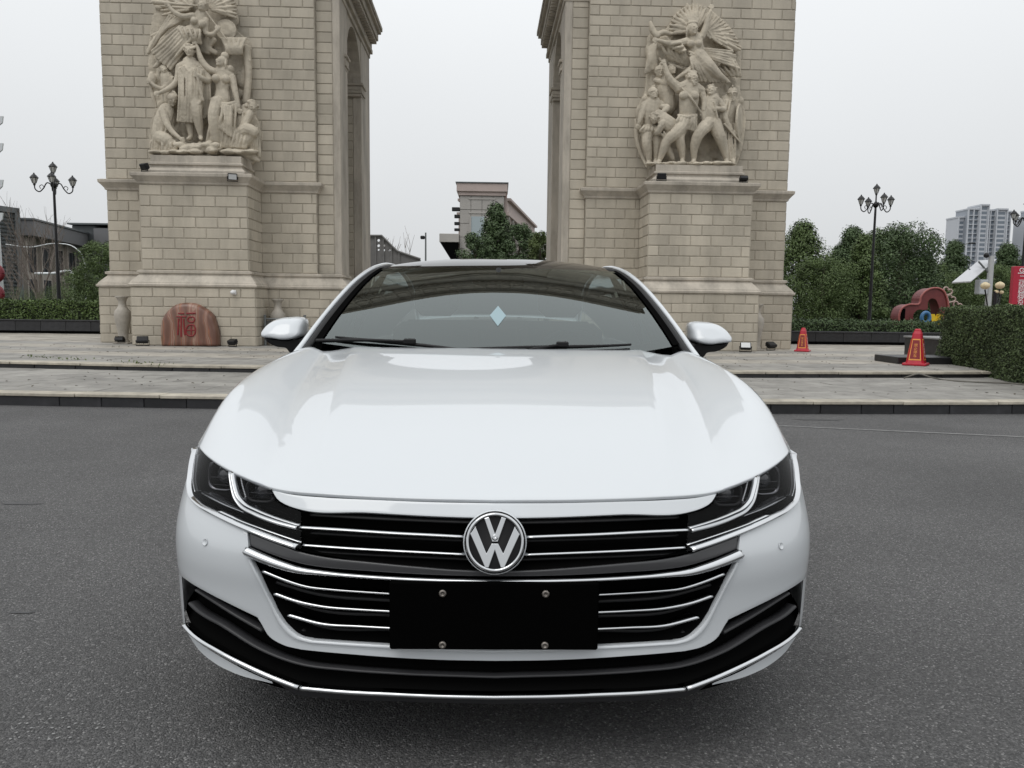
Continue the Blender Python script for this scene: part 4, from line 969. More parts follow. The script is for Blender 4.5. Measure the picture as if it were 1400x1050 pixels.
    def hand(s, X, Y, d, dx, dy, curl=.3, size=13, dd=0.0):
        """palm with five fingers pointing along (dx,dy) in the picture plane"""
        g = s.g; c = g.p(X, Y, d); f = g.p(X+dx, Y+dy, d+dd)-c; f /= np.linalg.norm(f); n = np.array([0, -1.0, 0]); n = n-f*(n @ f); n /= np.linalg.norm(n); sd = np.cross(f, n); r = size*g.u
        s.b.ell(c+f*r*.3, (r*.95, r*.6, r*1.0), 10, 7)
        for k, ln in enumerate((1.05, 1.25, 1.2, .95)):
            o = c+sd*r*(-.75+.5*k)+f*r*.9; s.b.tube([o-f*r*.3, o+f*r*ln*.55-n*r*curl*.2, o+f*r*ln*(1.05-.35*curl)-n*r*curl*.8], [r*.36, r*.33, r*.22], 7)
        o = c-sd*r*.8+f*r*.0; s.b.tube([o, o-sd*r*.55+f*r*.45+n*r*.1, o-sd*r*.5+f*r*1.0+n*r*.05], [r*.40, r*.36, r*.24], 7); return s
    def foot(s, X, Y, d, tx, ty, td): return s.limb([(X, Y, d), ((X+tx)/2, (Y+ty)/2+3, (d+td)/2), (tx, ty, td)], [15, 15, 9])
    def drape(s, A, B, n, r, d0, d1, bow=.05, wob=6, bot=1.15, C=None):
        """corrugated cloth: n overlapping ridges from polyline A to polyline B (optionally by way of C)"""
        def samp(L, f):
            L = np.array(L, float); q = spline(L, 21) if len(L) > 2 else np.array([L[0]+(L[1]-L[0])*t for t in np.linspace(0, 1, 21)]); return q[int(round(f*20))]
        n = int(round(n*1.35)); ln = lambda L: sum(math.dist(L[i], L[i+1]) for i in range(len(L)-1)); r = min(r*.8, .64*(ln(A)+ln(B))/2/(n-1)+2.5)
        for k in range(n):
            f = k/(n-1) if n > 1 else .5; a, c = samp(A, f), samp(B, f); m = samp(C, f) if C is not None else None; pts = []
            ph = SRG.uniform(0, 6.28); alt = (.050 if k % 2 else -.03)*SRG.uniform(.6, 1.3)
            for t in np.linspace(0, 1, 7):
                q = a*(1-t)+c*t if m is None else a*(1-t)*(1-2*t)+4*m*t*(1-t)+c*t*(2*t-1)
                w = wob*math.sin(ph+t*4.2)*t
                pts.append((q[0]+w, q[1]+w*.2, -.035+d0+(d1-d0)*t-bow*math.sin(math.pi*t)+alt*math.sin(math.pi*min(1, t*1.2)*.9+.2)))
            s.limb(pts, [r*.85, r, r*bot], 8)
        return s
    def swag(s, pts_list, r, d):
        for P in pts_list: s.limb([(x, y, d) for x, y in P], [r*.8, r, r*.8], 7)
        return s
    def feathers(s, root, tips, n, r, d0, d1, rows=2):
        tp = spline(np.array(tips, float), n)
        for j in range(rows):
            k0 = 1-.38*j
            for k in range(n):
                t = tp[k]; q = (root[0]+(t[0]-root[0])*k0, root[1]+(t[1]-root[1])*k0)
                dd = d1-.045*j+(.012 if k % 2 else -.012)
                s.limb([(root[0]+(t[0]-root[0])*.12, root[1]+(t[1]-root[1])*.12, d0-.03*j), ((root[0]+q[0])/2+4, (root[1]+q[1])/2-3, (d0+dd)/2), (q[0], q[1], dd)], [r*.5, r*.95, r*.62], 7)
        return s
    def build(s, name, vox=.0115, noise=0.0):
        o = s.b.build(name, STATUE, s.g.root, fixn=True)
        m = o.modifiers.new('remesh', 'REMESH'); m.mode = 'VOXEL'; m.voxel_size = vox; m.use_smooth_shade = True
        k = o.modifiers.new('smooth', 'SMOOTH'); k.factor = .5; k.iterations = 1
        return o
def slab(g, outline, d, name):
    f = Fig(g); P = [g.p(x, y, -d/2) for x, y in outline]; P = spline(np.array(P+P[:1]), 90)[:-1]
    f.b.prism([(p[0], p[2]) for p in P], d+.02, Matrix.Translation((0, .45-d, 0)))
    for k in range(170):
        q = P[SRG.randrange(len(P))]*SRG.uniform(.15, .98); f.b.ell((q[0], .45-d-SRG.uniform(-.02, .03), q[2]), (SRG.uniform(.05, .16), .07, SRG.uniform(.08, .25)), 8, 6)
    return f

# ---- left pier: standing figure crowned between kneeling figures, a winged trumpeter above
g = Group(190, 4.567, -1, 'pale stone relief of a crowned standing figure with a trumpeter flying above')
f = slab(g, [(85, 120), (130, 20), (230, -60), (400, -95), (560, -60), (600, 60), (612, 190), (690, 260), (692, 440), (676, 560), (690, 660), (748, 760), (752, 968), (75, 968), (80, 760), (110, 640), (75, 520), (62, 340)], .10, 'backing')
f.drape([(515, 240), (665, 240)], [(545, 335), (645, 332)], 7, 13, -.34, -.36, .03, 4, C=[(545, 300), (640, 300)]).limb([(508, 238, -.36), (674, 240, -.36)], [7, 7])
f.b.lathe([(.001, .05), (.12, .06), (.20, .03), (.235, .05), (.25, .0)], 26, M=Matrix.Translation(g.p(545, 190, -.22)) @ Matrix.Rotation(R(90), 4, 'X'))
f.limb([(668, 300, -.2), (684, 440, -.2), (668, 640, -.2)], [28, 22, 26]).limb([(640, 330, -.22), (690, 380, -.25)], [14, 10]).limb([(470, 250, -.25), (430, 300, -.28), (480, 330, -.28)], [18, 22, 18])
f.drape([(350, 120), (430, 180)], [(330, 300), (430, 330)], 6, 15, -.25, -.25, .03)
f.build('carved_background', .022)
f = Fig(g)                                                         # rocks at the feet
for k in range(46):
    x = SRG.uniform(90, 740); f.ball(x, 958-SRG.uniform(0, 12), -.55+SRG.uniform(-.22, .2), SRG.uniform(22, 44), None, SRG.uniform(9, 18))
for k in range(40):
    x = SRG.uniform(245, 480); f.ball(x, SRG.uniform(885, 945), -.62+SRG.uniform(-.14, .12), SRG.uniform(16, 40), SRG.uniform(14, 30), SRG.uniform(8, 20))
f.limb([(560, 950, -.55), (660, 958, -.6), (745, 1000, -.5)], [30, 26, 16]); f.build('carved_rocks', .02)
f = Fig(g)                                                         # crowned standing figure
f.limb([(318, 395, -.50), (324, 470, -.53), (330, 560, -.50), (335, 630, -.48)], [50, 62, 52, 54], 14).limb([(262, 418, -.48), (320, 404, -.48), (392, 420, -.48)], [28, 38, 28])
f.head(318, 318, -.56, 34, .1, -.05, 'curls', neck=(319, 398, -.5))
for k in range(14): f.ball(318+36*math.cos(k*.45), 288-14*math.sin(k*.45), -.56+.1*math.sin(k*.45), 8)
f.limb([(258, 420, -.5), (232, 515, -.55), (172, 560, -.66), (130, 580, -.72)], [28, 23, 17, 12]).hand(120, 582, -.73, -10, 2, .15)
f.limb([(396, 425, -.5), (436, 505, -.56), (402, 492, -.70), (370, 470, -.74)], [28, 24, 19, 15]).hand(362, 466, -.75, -8, -4, .9)
f.limb([(352, 430, -.77), (378, 540, -.74), (398, 625, -.70)], [8, 8, 10])
f.limb([(362, 615, -.52), (362, 690, -.64), (372, 760, -.60), (386, 845, -.56)], [44, 35, 30, 16]).foot(386, 852, -.54, 388, 868, -.72)
f.limb([(305, 620, -.46), (308, 720, -.44), (318, 790, -.42), (326, 850, -.42)], [44, 34, 27, 17]).foot(324, 855, -.42, 303, 868, -.55)
f.drape([(252, 425), (330, 415)], [(246, 755), (338, 762)], 9, 13, -.57, -.54, .07, 5, 1.2)
f.drape([(330, 430), (400, 440)], [(335, 640), (395, 620)], 6, 13, -.60, -.62, .03, 4)
f.drape([(405, 425), (440, 480)], [(405, 735), (440, 690)], 5, 15, -.50, -.40, .02, 5)
f.swag([[(262, 425), (318, 505), (386, 445)], [(270, 418), (320, 478), (384, 430)], [(280, 412), (322, 452), (380, 418)]], 9, -.64)
f.limb([(326, 640, -.66), (360, 655, -.70), (392, 630, -.64)], [10, 12, 10]); f.build('figure')
f = Fig(g)                                                         # woman with raised arm
f.limb([(520, 440, -.46), (525, 500, -.48), (522, 560, -.47), (522, 625, -.48)], [44, 52, 43, 56], 14).limb([(482, 455, -.46), (525, 445, -.46), (580, 480, -.44)], [24, 32, 24])
f.ball(480, 490, -.58, 25).ball(543, 494, -.58, 25)
f.head(515, 388, -.5, 32, -.65, .25, 'long', neck=(522, 445, -.46)).ball(568, 432, -.45, 24).ball(536, 350, -.46, 24)
f.limb([(482, 452, -.48), (432, 428, -.54), (394, 380, -.56), (362, 290, -.56)], [25, 22, 18, 12]).hand(354, 272, -.57, -5, -12, .4)
f.limb([(582, 485, -.46), (598, 560, -.52), (612, 620, -.57), (624, 670, -.6)], [25, 21, 17, 12]).hand(626, 685, -.61, 2, 14, .3)
f.drape([(462, 640), (606, 652)], [(428, 925), (592, 915)], 11, 17, -.58, -.55, .05, 7, 1.15)
f.limb([(490, 640, -.58), (470, 712, -.70), (482, 880, -.60)], [44, 37, 30], 12)
f.limb([(455, 622, -.60), (530, 656, -.64), (610, 640, -.57)], [14, 17, 14]).limb([(455, 640, -.60), (530, 674, -.64), (608, 656, -.57)], [9, 10, 9])
f.drape([(520, 660), (575, 665)], [(510, 800), (575, 850)], 5, 12, -.68, -.66, .03, 5).foot(505, 915, -.6, 500, 930, -.72); f.build('figure')
f = Fig(g)                                                         # kneeling figure with bowed head
f.limb([(172, 690, -.5), (150, 760, -.5), (135, 850, -.45)], [50, 58, 60], 14).head(208, 622, -.56, 34, .55, -.35, 'cap', neck=(178, 690, -.5))
f.limb([(150, 692, -.58), (185, 790, -.66), (225, 838, -.70), (252, 860, -.72)], [28, 23, 17, 12]).hand(262, 866, -.73, 8, 10, .3)
f.limb([(140, 860, -.5), (190, 890, -.64), (212, 925, -.58)], [50, 43, 36], 12).limb([(212, 930, -.55), (130, 945, -.45)], [32, 22])
f.drape([(100, 735), (150, 680)], [(85, 955), (150, 950)], 6, 17, -.48, -.52, .04, 5); f.drape([(150, 860), (225, 880)], [(150, 945), (230, 935)], 5, 14, -.62, -.66, .03, 4)
f.swag([[(150, 700), (178, 760), (168, 800)], [(140, 730), (172, 790), (160, 840)]], 8, -.64); f.limb([(190, 590, -.5), (215, 575, -.6), (235, 600, -.62)], [10, 12, 9]); f.build('figure')
f = Fig(g)                                                         # bearded kneeling man
f.limb([(676, 692, -.45), (645, 760, -.46), (622, 840, -.45)], [50, 58, 56], 14).head(706, 668, -.48, 36, .6, -.3, 'curls', True, neck=(680, 715, -.45))
f.limb([(625, 850, -.5), (690, 812, -.66), (716, 826, -.66)], [46, 43, 37], 12).limb([(716, 828, -.62), (664, 896, -.6), (640, 930, -.56)], [35, 29, 22], 12).foot(640, 930, -.55, 615, 940, -.62)
f.limb([(694, 712, -.52), (664, 790, -.62), (694, 822, -.74)], [27, 22, 15]).hand(704, 826, -.75, 12, 4, .5)
f.drape([(705, 800), (742, 800)], [(695, 935), (755, 978)], 6, 15, -.52, -.5, .03, 5); f.drape([(600, 800), (690, 830)], [(585, 915), (660, 920)], 6, 14, -.60, -.62, .03, 4); f.swag([[(650, 700), (640, 770), (610, 820)], [(675, 715), (655, 780), (630, 830)]], 8, -.60); f.build('figure')
f = Fig(g)                                                         # winged trumpeter
f.limb([(388, 95, -.44), (372, 150, -.45), (340, 205, -.40)], [42, 45, 48], 14).ball(345, 132, -.54, 22).ball(396, 152, -.54, 24).head(400, 40, -.48, 32, -.5, .2, 'curls', neck=(388, 98, -.44))
f.limb([(338, 100, -.5), (272, 104, -.52), (215, 72, -.56), (188, 38, -.57)], [22, 20, 16, 11]).hand(182, 28, -.57, -4, -8, .8)
f.limb([(96, 12, -.55), (120, 14, -.55), (190, 22, -.56), (368, 36, -.54)], [18, 11, 8, 6]); f.limb([(420, 128, -.46), (426, 212, -.5), (460, 214, -.53), (486, 190, -.54)], [22, 20, 15, 11]).hand(490, 184, -.54, 3, -8, .9)
f.limb([(418, 72, -.52), (548, 248, -.52)], [5, 5]); f.limb([(330, 205, -.40), (250, 262, -.46), (190, 320, -.42), (128, 388, -.36)], [50, 43, 34, 18], 12).foot(125, 392, -.36, 95, 420, -.4)
f.drape([(255, 165), (385, 195)], [(75, 320), (190, 430)], 10, 13, -.50, -.40, .06, 9, 1.0); f.drape([(250, 180), (380, 185)], [(300, 265), (385, 270)], 7, 11, -.54, -.5, .04, 5)
f.drape([(300, 115), (190, 95)], [(95, 215), (60, 330)], 8, 14, -.34, -.3, .03, 9, 1.1)
f.feathers((430, 60), [(470, -60), (530, -50), (580, -20), (604, 40), (606, 110)], 12, 13, -.3, -.28, 2); f.feathers((330, 60), [(330, -80), (250, -60), (180, -20), (140, 40), (150, 95)], 11, 13, -.26, -.22, 2); f.build('figure')
f = Fig(g)                                                         # figure behind, arm raised
f.limb([(180, 485, -.3), (192, 570, -.3), (200, 640, -.3)], [46, 50, 48], 12).head(162, 438, -.36, 30, .3, -.1, 'long', neck=(176, 488, -.3)).limb([(205, 492, -.36), (142, 555, -.46), (104, 540, -.5), (78, 518, -.5)], [22, 19, 15, 10]).hand(72, 512, -.5, -6, -6, .3)
f.limb([(70, 525, -.42), (88, 600, -.42), (108, 668, -.42)], [9, 14, 9]); f.swag([[(215, 480), (190, 510), (160, 500)], [(212, 500), (190, 530), (165, 520)]], 8, -.42); f.build('figure')

# ---- right pier: winged figure above striding warriors
g = Group(855, 4.378, 1, 'pale stone relief of a winged figure urging on striding warriors')
f = slab(g, [(128, 300), (150, 215), (205, 200), (262, 150), (300, 85), (350, 45), (470, 38), (560, 105), (640, 185), (682, 290), (690, 450), (684, 560), (716, 680), (704, 850), (664, 985), (140, 985), (90, 880), (64, 730), (112, 560)], .09, 'backing')
f.limb([(150, 135, -.24), (168, 190, -.3), (192, 218, -.34)], [12, 22, 18]).limb([(180, 215, -.3), (235, 195, -.32), (262, 205, -.3)], [14, 20, 12]); f.drape([(185, 250), (135, 285)], [(178, 405), (125, 440)], 6, 14, -.26, -.24, .04, 6)
f.limb([(62, 715, -.3), (72, 850, -.32), (112, 960, -.34), (130, 1000, -.5)], [10, 16, 14, 8]).limb([(80, 740, -.3), (110, 860, -.3), (150, 980, -.4)], [8, 10, 8]); f.build('carved_background', .022)
f = Fig(g)
for k in range(60):
    x = SRG.uniform(150, 665); f.ball(x, 985-SRG.uniform(0, 10), -.55+SRG.uniform(-.26, .25), SRG.uniform(14, 36), None, SRG.uniform(7, 15))
f.build('carved_rocks', .02)
f = Fig(g)                                                         # winged figure
f.limb([(420, 228, -.48), (426, 285, -.50), (432, 338, -.46)], [42, 45, 48], 14).ball(392, 262, -.58, 21).ball(438, 262, -.58, 21).head(404, 176, -.54, 34, .35, .05, 'long', neck=(416, 232, -.48))
for k in range(9): f.limb([(385+k*5, 140, -.52), (372+k*9, 92+abs(k-4)*5, -.5)], [8, 5])
f.ball(402, 142, -.5, 34, 30, 14)
f.limb([(456, 222, -.46), (480, 168, -.48), (492, 112, -.48), (510, 68, -.5)], [24, 21, 16, 11]).hand(514, 54, -.5, 4, -14, .1); f.limb([(366, 250, -.5), (302, 262, -.53), (240, 256, -.56), (198, 242, -.58)], [26, 22, 17, 12]).hand(188, 240, -.58, -10, -2, .7)
f.limb([(440, 342, -.5), (512, 410, -.60), (562, 455, -.55), (604, 482, -.5)], [50, 42, 30, 15], 12).foot(606, 484, -.5, 622, 492, -.52)
f.drape([(388, 345), (478, 352)], [(425, 485), (590, 490)], 11, 12, -.56, -.48, .05, 6); f.drape([(470, 290), (500, 345)], [(640, 310), (672, 410)], 8, 12, -.46, -.36, .07, 10); f.drape([(560, 400), (640, 330)], [(600, 450), (690, 455)], 6, 12, -.36, -.3, .04, 6)
f.drape([(215, 262), (350, 272)], [(255, 345), (400, 405)], 9, 13, -.40, -.34, .04, 6); f.drape([(330, 255), (360, 300)], [(250, 270), (330, 310)], 4, 12, -.56, -.5, .03, 4)
f.swag([[(385, 310), (430, 335), (478, 318)], [(390, 328), (430, 352), (485, 335)]], 10, -.58)
f.feathers((465, 205), [(515, 92), (560, 106), (605, 142), (645, 195), (674, 245), (690, 298), (640, 305)], 15, 11, -.32, -.26, 3); f.feathers((410, 190), [(262, 205), (272, 140), (310, 82), (360, 45), (420, 28), (470, 45), (490, 80)], 14, 15, -.26, -.16, 3); f.build('figure')
f = Fig(g)                                                         # bearded warrior, arm raised
f.limb([(386, 525, -.62), (380, 600, -.65), (372, 690, -.60)], [60, 62, 52], 14).limb([(318, 530, -.6), (385, 515, -.6), (452, 545, -.58)], [32, 42, 30]).ball(350, 572, -.76, 30, 18, 24).ball(412, 572, -.76, 30, 18, 24)
f.head(400, 470, -.66, 38, .5, .05, 'curls', True, neck=(388, 530, -.62))
for k in range(10): f.limb([(380, 425, -.62), (300+k*11, 475-k*9, -.55)], [12, 10])
f.limb([(320, 528, -.6), (272, 482, -.62), (246, 430, -.63), (236, 392, -.63)], [32, 26, 20, 14]).hand(234, 380, -.63, -4, -12, .7); f.limb([(452, 548, -.57), (474, 610, -.62), (468, 660, -.68)], [28, 22, 16]).hand(464, 672, -.69, -3, 10, .8)
f.limb([(340, 528, -.76), (395, 590, -.82), (452, 672, -.74)], [6, 7, 6]).limb([(318, 690, -.7), (372, 702, -.76), (425, 690, -.68)], [10, 12, 10]); f.drape([(322, 695), (424, 695)], [(302, 745), (424, 785)], 9, 13, -.68, -.70, .03, 4)
f.limb([(352, 735, -.62), (300, 800, -.74), (245, 848, -.72), (226, 900, -.68), (206, 955, -.62)], [46, 42, 34, 27, 16], 12).foot(206, 958, -.6, 190, 975, -.72)
f.limb([(348, 740, -.58), (322, 822, -.68), (336, 890, -.60), (342, 952, -.55)], [45, 36, 28, 16], 12).foot(342, 958, -.54, 335, 972, -.7); f.limb([(240, 820, -.7), (270, 800, -.6)], [10, 8]); f.build('figure')
f = Fig(g)                                                         # youth
f.limb([(520, 592, -.58), (508, 660, -.62), (512, 728, -.58)], [48, 46, 46], 14).limb([(478, 608, -.58), (520, 592, -.58), (562, 612, -.55)], [24, 34, 24]).head(514, 545, -.6, 33, -.55, .3, 'curls', neck=(520, 595, -.58))
f.limb([(478, 612, -.58), (468, 680, -.66), (476, 740, -.68)], [24, 20, 13]).hand(478, 752, -.68, 2, 12, .6); f.limb([(564, 612, -.55), (590, 655, -.64), (556, 650, -.72)], [24, 20, 14]).hand(546, 648, -.73, -8, -2, .9); f.limb([(532, 610, -.74), (550, 700, -.72), (570, 800, -.66)], [6, 7, 6])
f.limb([(496, 738, -.6), (432, 815, -.72), (413, 880, -.66), (410, 950, -.6)], [45, 38, 30, 16], 12).foot(410, 955, -.58, 404, 972, -.72); f.limb([(532, 738, -.57), (570, 830, -.63), (590, 890, -.58), (604, 950, -.54)], [45, 38, 29, 16], 12).foot(604, 955, -.52, 606, 975, -.68); f.build('figure')
f = Fig(g)                                                         # soldier with round shield
f.limb([(612, 610, -.42), (612, 680, -.43), (614, 760, -.4)], [50, 50, 48], 14).head(640, 566, -.48, 33, -.3, -.05, 'helmet', True, neck=(622, 612, -.43)); f.drape([(578, 740), (655, 742)], [(598, 965), (655, 965)], 7, 14, -.46, -.44, .04, 4); f.drape([(575, 600), (640, 600)], [(560, 760), (600, 780)], 6, 13, -.50, -.48, .03, 5)
f.limb([(578, 640, -.54), (602, 720, -.6), (636, 780, -.6)], [24, 19, 13]).hand(644, 790, -.6, 8, 10, .8); f.limb([(592, 742, -.64), (688, 852, -.6)], [6, 5]); f.foot(640, 955, -.44, 650, 972, -.6)
M = Matrix.Translation(g.p(684, 735, -.34)) @ Matrix.Rotation(R(62), 4, 'Z') @ Matrix.Rotation(R(90), 4, 'X'); f.b.lathe([(.001, .06), (.2, .05), (.36, .02), (.42, .03), (.44, .0), (.42, -.03), (.001, -.02)], 32, M=M); f.build('figure')
f = Fig(g)                                                         # soldier looking up
f.limb([(166, 618, -.48), (160, 690, -.50), (156, 762, -.46)], [52, 50, 47], 14).limb([(112, 632, -.46), (166, 612, -.46), (215, 630, -.46)], [25, 34, 25]).head(166, 566, -.52, 33, .35, .3, 'helmet', neck=(166, 615, -.48)); f.limb([(114, 640, -.48), (96, 690, -.52), (82, 735, -.53)], [26, 22, 14]).hand(77, 748, -.53, -4, 12, .5)
f.drape([(112, 752), (206, 756)], [(94, 785), (208, 805)], 9, 13, -.54, -.56, .03, 4); f.limb([(136, 780, -.48), (128, 860, -.55), (140, 930, -.50), (142, 965, -.48)], [41, 34, 26, 16], 12).foot(142, 965, -.46, 132, 980, -.6); f.limb([(186, 780, -.44), (190, 860, -.48), (182, 955, -.44)], [39, 32, 16], 12).foot(182, 955, -.42, 178, 972, -.56); f.build('figure')
f = Fig(g)                                                         # crouching figure
f.limb([(200, 690, -.64), (250, 735, -.68), (288, 765, -.60)], [38, 48, 52], 14).head(172, 708, -.68, 29, -.4, -.3, 'curls', neck=(200, 700, -.64)); f.limb([(220, 640, -.58), (250, 640, -.60), (205, 690, -.68)], [18, 20, 14]); f.limb([(225, 735, -.72), (190, 795, -.76), (205, 760, -.8)], [24, 19, 13]).hand(210, 750, -.8, 6, -8, .6); f.limb([(285, 770, -.58), (240, 850, -.56), (282, 950, -.48)], [42, 32, 18], 12); f.limb([(210, 800, -.7), (250, 830, -.7), (230, 790, -.72)], [8, 9, 7]); f.build('figure')
f = Fig(g)                                                         # helmeted heads behind
f.head(206, 432, -.36, 32, .1, .1, 'helmet', neck=(216, 490, -.28)).limb([(215, 480, -.26), (240, 560, -.28), (250, 640, -.28)], [44, 60, 56], 12).head(278, 420, -.34, 28, .5, .2, 'curls', neck=(285, 470, -.26)).limb([(180, 480, -.36), (230, 500, -.42), (285, 560, -.42)], [16, 18, 14]).limb([(260, 380, -.3), (340, 410, -.34)], [10, 10]).limb([(205, 350, -.3), (235, 395, -.36)], [8, 10]); f.build('figure')
# ================================================================== things on the plaza and around it
METB = mat('black_metal', (0.012, 0.012, 0.013), 0.4, metal=0.3)
METG = mat('grey_metal', (0.16, 0.17, 0.17), 0.45, metal=0.5)
WHITE = mat('white_paint', (0.70, 0.70, 0.70), 0.5, var=.08, vscale=6)
LGLASS = mat('lantern_glass', (0.62, 0.62, 0.60), 0.25)
def arch_pt(px, py, d):
    """world point where a ray of the photograph meets the plane y=d of the arch frame"""
    q = ray(px, py); P = CAMP+q*((AD+d)/(q @ AV)); return P
# ---- vases beside the piers
VASE = mat('aged_stone_vase', (0.36, 0.33, 0.285), 0.7, var=.2, vscale=6, bump=.25, bscale=40)
VPROF = [(.10, 0), (.13, .02), (.13, .06), (.10, .10), (.12, .30), (.165, .52), (.185, .66), (.17, .76), (.115, .83), (.085, .90), (.085, .98), (.11, 1.05), (.15, 1.09), (.15, 1.11), (.12, 1.11), (.08, 1.02)]
for px, d, hk, lb in ((168, -.60, 1.0, "tall stone vase beside the left pier's outer corner, left of the inscribed stone"), (380, -.55, .98, 'tall stone vase in the corner of the left pier behind the metal frame'), (1034, -.62, 1.0, "tall stone vase in the outer corner of the right pier's base")):
    P = arch_pt(px, 440, d); t = thing('stone_vase', lb, 'vase', (P[0], P[1], PLZ), 0, 'vases beside the arch piers')
    b = MB(); b.lathe([(r, z*hk) for r, z in VPROF], 28); b.build('vase_body', VASE, t)
    b = MB(); b.box(-.17, .17, -.17, .17, 0, .03, bev=.01); b.build('foot_slab', VASE, t)
# ---- inscribed standing stone
def stone_mat():
    m = bpy.data.materials.new('banded_red_stone'); m.use_nodes = True; t = m.node_tree; b = t.nodes['Principled BSDF']; K = t.links.new
    tc = N(t, 'ShaderNodeTexCoord'); mp = N(t, 'ShaderNodeMapping'); mp.inputs['Rotation'].default_value = (0, .25, 0); mp.inputs['Scale'].default_value = (1.0, .3, .30); K(tc.outputs['Object'], mp.inputs['Vector'])
    w = N(t, 'ShaderNodeTexWave'); w.inputs['Scale'].default_value = 1.1; w.inputs['Distortion'].default_value = 14; w.inputs['Detail'].default_value = 4; w.inputs['Detail Scale'].default_value = 1.4; K(mp.outputs[0], w.inputs['Vector'])
    r = N(t, 'ShaderNodeValToRGB'); e = r.color_ramp.elements; e[0].color = (.13, .06, .04, 1); e[1].color = (.22, .10, .07, 1); e[1].position = 1
    for p, c in ((.25, (.16, .085, .06)), (.5, (.20, .08, .06)), (.62, (.27, .12, .06)), (.75, (.14, .08, .055)), (.93, (.32, .20, .15))): q = e.new(p); q.color = (*c, 1)
    K(w.outputs['Fac'], r.inputs[0]); K(r.outputs[0], b.inputs['Base Color']); b.inputs['Roughness'].default_value = .35
    n = N(t, 'ShaderNodeTexNoise'); n.inputs['Scale'].default_value = 14; bp = N(t, 'ShaderNodeBump'); bp.inputs['Strength'].default_value = .2; K(tc.outputs['Object'], n.inputs['Vector']); K(n.outputs['Fac'], bp.inputs['Height']); K(bp.outputs[0], b.inputs['Normal']); return m
SD = -1.52; P0 = arch_pt(258, 469.5, SD); st = thing('inscribed_stone', "rounded banded red stone carved with a large red character, before the left pier", 'stone', (P0[0], P0[1], PLZ), AY)
def sp(zx, zy):                                                    # zoom pixel of the stone -> local x,z
    P = arch_pt(210+zx/14, 400+zy/14, SD)-P0; return float(P @ AU), max(0.0, float(P[2]))
OUT = [(140, 965), (125, 760), (130, 560), (165, 430), (260, 300), (400, 190), (520, 152), (640, 148), (760, 160), (880, 210), (990, 280), (1090, 370), (1150, 520), (1195, 700), (1215, 965)]
q = np.array([sp(*p) for p in OUT]); q = np.r_[q[:1], spline(q, 60)]; b = MB()
lo, c = q, q.mean(0); sl = [(1, .26), (1.015, .16), (1.01, .06), (.97, .0), (.90, -.03), (.6, -.045), (.1, -.05)]
c = np.array([c[0], .12]); G = [[(c[0]+(p[0]-c[0])*k, y, max(0.0, c[1]+(p[1]-c[1])*k)) for p in np.r_[lo, lo[:1]]] for k, y in sl]
b.grid(G); b.add(G[0][:-1], [tuple(range(len(lo)))]); b.add(G[-1][:-1], [tuple(range(len(lo)))]); o = b.build('stone_body', stone_mat(), st, weld=True)
INK = mat('carved_red_paint', (.20, .012, .015), .5)
def stroke(pts, w=.017):
    P = [sp(*p) for p in pts]; P = [(x, z) for x, z in P]; P = spline(np.array(P), 14) if len(P) > 2 else np.array(P)
    b = MB(); b.tube([(p[0], -.052, p[1]) for p in P], w, 6, flat=((0, 1, 0), .5)); b.build('character_stroke', INK, st)
stroke([(485, 342), (600, 342)]); stroke([(640, 342), (815, 338)], .019); stroke([(455, 402), (635, 402)], .018); stroke([(545, 410), (545, 790)], .021); stroke([(495, 440), (490, 600), (478, 755)], .019); stroke([(590, 440), (600, 600), (615, 760)], .017)
stroke([(735, 410), (690, 415), (668, 460), (690, 500), (735, 510), (780, 500), (802, 460), (780, 415), (735, 410)], .017)
stroke([(640, 745), (645, 620), (680, 570), (735, 555), (790, 570), (812, 620), (808, 720), (780, 765), (735, 775), (680, 765), (640, 720)], .018); stroke([(735, 580), (735, 765)], .016); stroke([(655, 665), (805, 660)], .014)
# ---- floodlights on the ground and on the cornices
FACE = mat('floodlight_glass', (.55, .56, .56), .15, coat=.5)
def flood(P, z, lb, w=.22, tilt=40, yaw=0, face=FACE, grp='small floodlights lighting the arch'):
    t = thing('floodlight', lb, 'floodlight', (P[0], P[1], z), AY+R(yaw), grp)
    M = Matrix.Translation((0, 0, w*.55)) @ Matrix.Rotation(R(tilt), 4, 'X')
    b = MB(); b.box(-w/2, w/2, -.05, .03, -w*.36, w*.36, M, bev=.012)
    for k in range(6): b.box(-w*.42+k*w*.16, -w*.40+k*w*.16, .03, .06, -w*.3, w*.3, M)
    b.build('housing', METB, t)
    b = MB(); b.box(-w*.42, w*.42, -.054, -.048, -w*.28, w*.28, M); b.build('lens', face, t)
    b = MB(); b.tube([(-w*.55, 0, w*.55), (-w*.55, 0, .01), (w*.55, 0, .01), (w*.55, 0, w*.55)], .011, 6); b.build('bracket', METB, t)
flood(arch_pt(164, 466, -.75), PLZ, 'black ground floodlight beside the tall vase at the outer left pier corner', .20, 70, 0, METB)
flood(arch_pt(195, 470, -1.55), PLZ, 'black ground floodlight just left of the inscribed stone', .24, -50, 20, METB)
flood(arch_pt(318, 472, -1.55), PLZ, 'low black ground floodlight right of the inscribed stone', .20, -70, -25, METB)
flood(arch_pt(1019, 481, -1.6), PLZ, 'ground floodlight with pale face before the right pier', .24, -38, -15)
flood(arch_pt(1054, 478, -.75), PLZ, 'black ground floodlight at the outer corner of the right pier', .24, -60, 25, METB)
flood(arch_pt(198, 241, -1.15), 4.13, 'dark floodlight on the cornice at the outer end of the left plinth', .20, 25, -30, METB)
flood(arch_pt(318, 250, -1.23), 3.93, 'floodlight with pale face hanging tilted on the left cornice edge', .20, 15, 20)
flood(arch_pt(904, 258, -1.1), 4.13, 'dark floodlight on the cornice at the inner end of the right plinth', .20, 10, 0, METB)
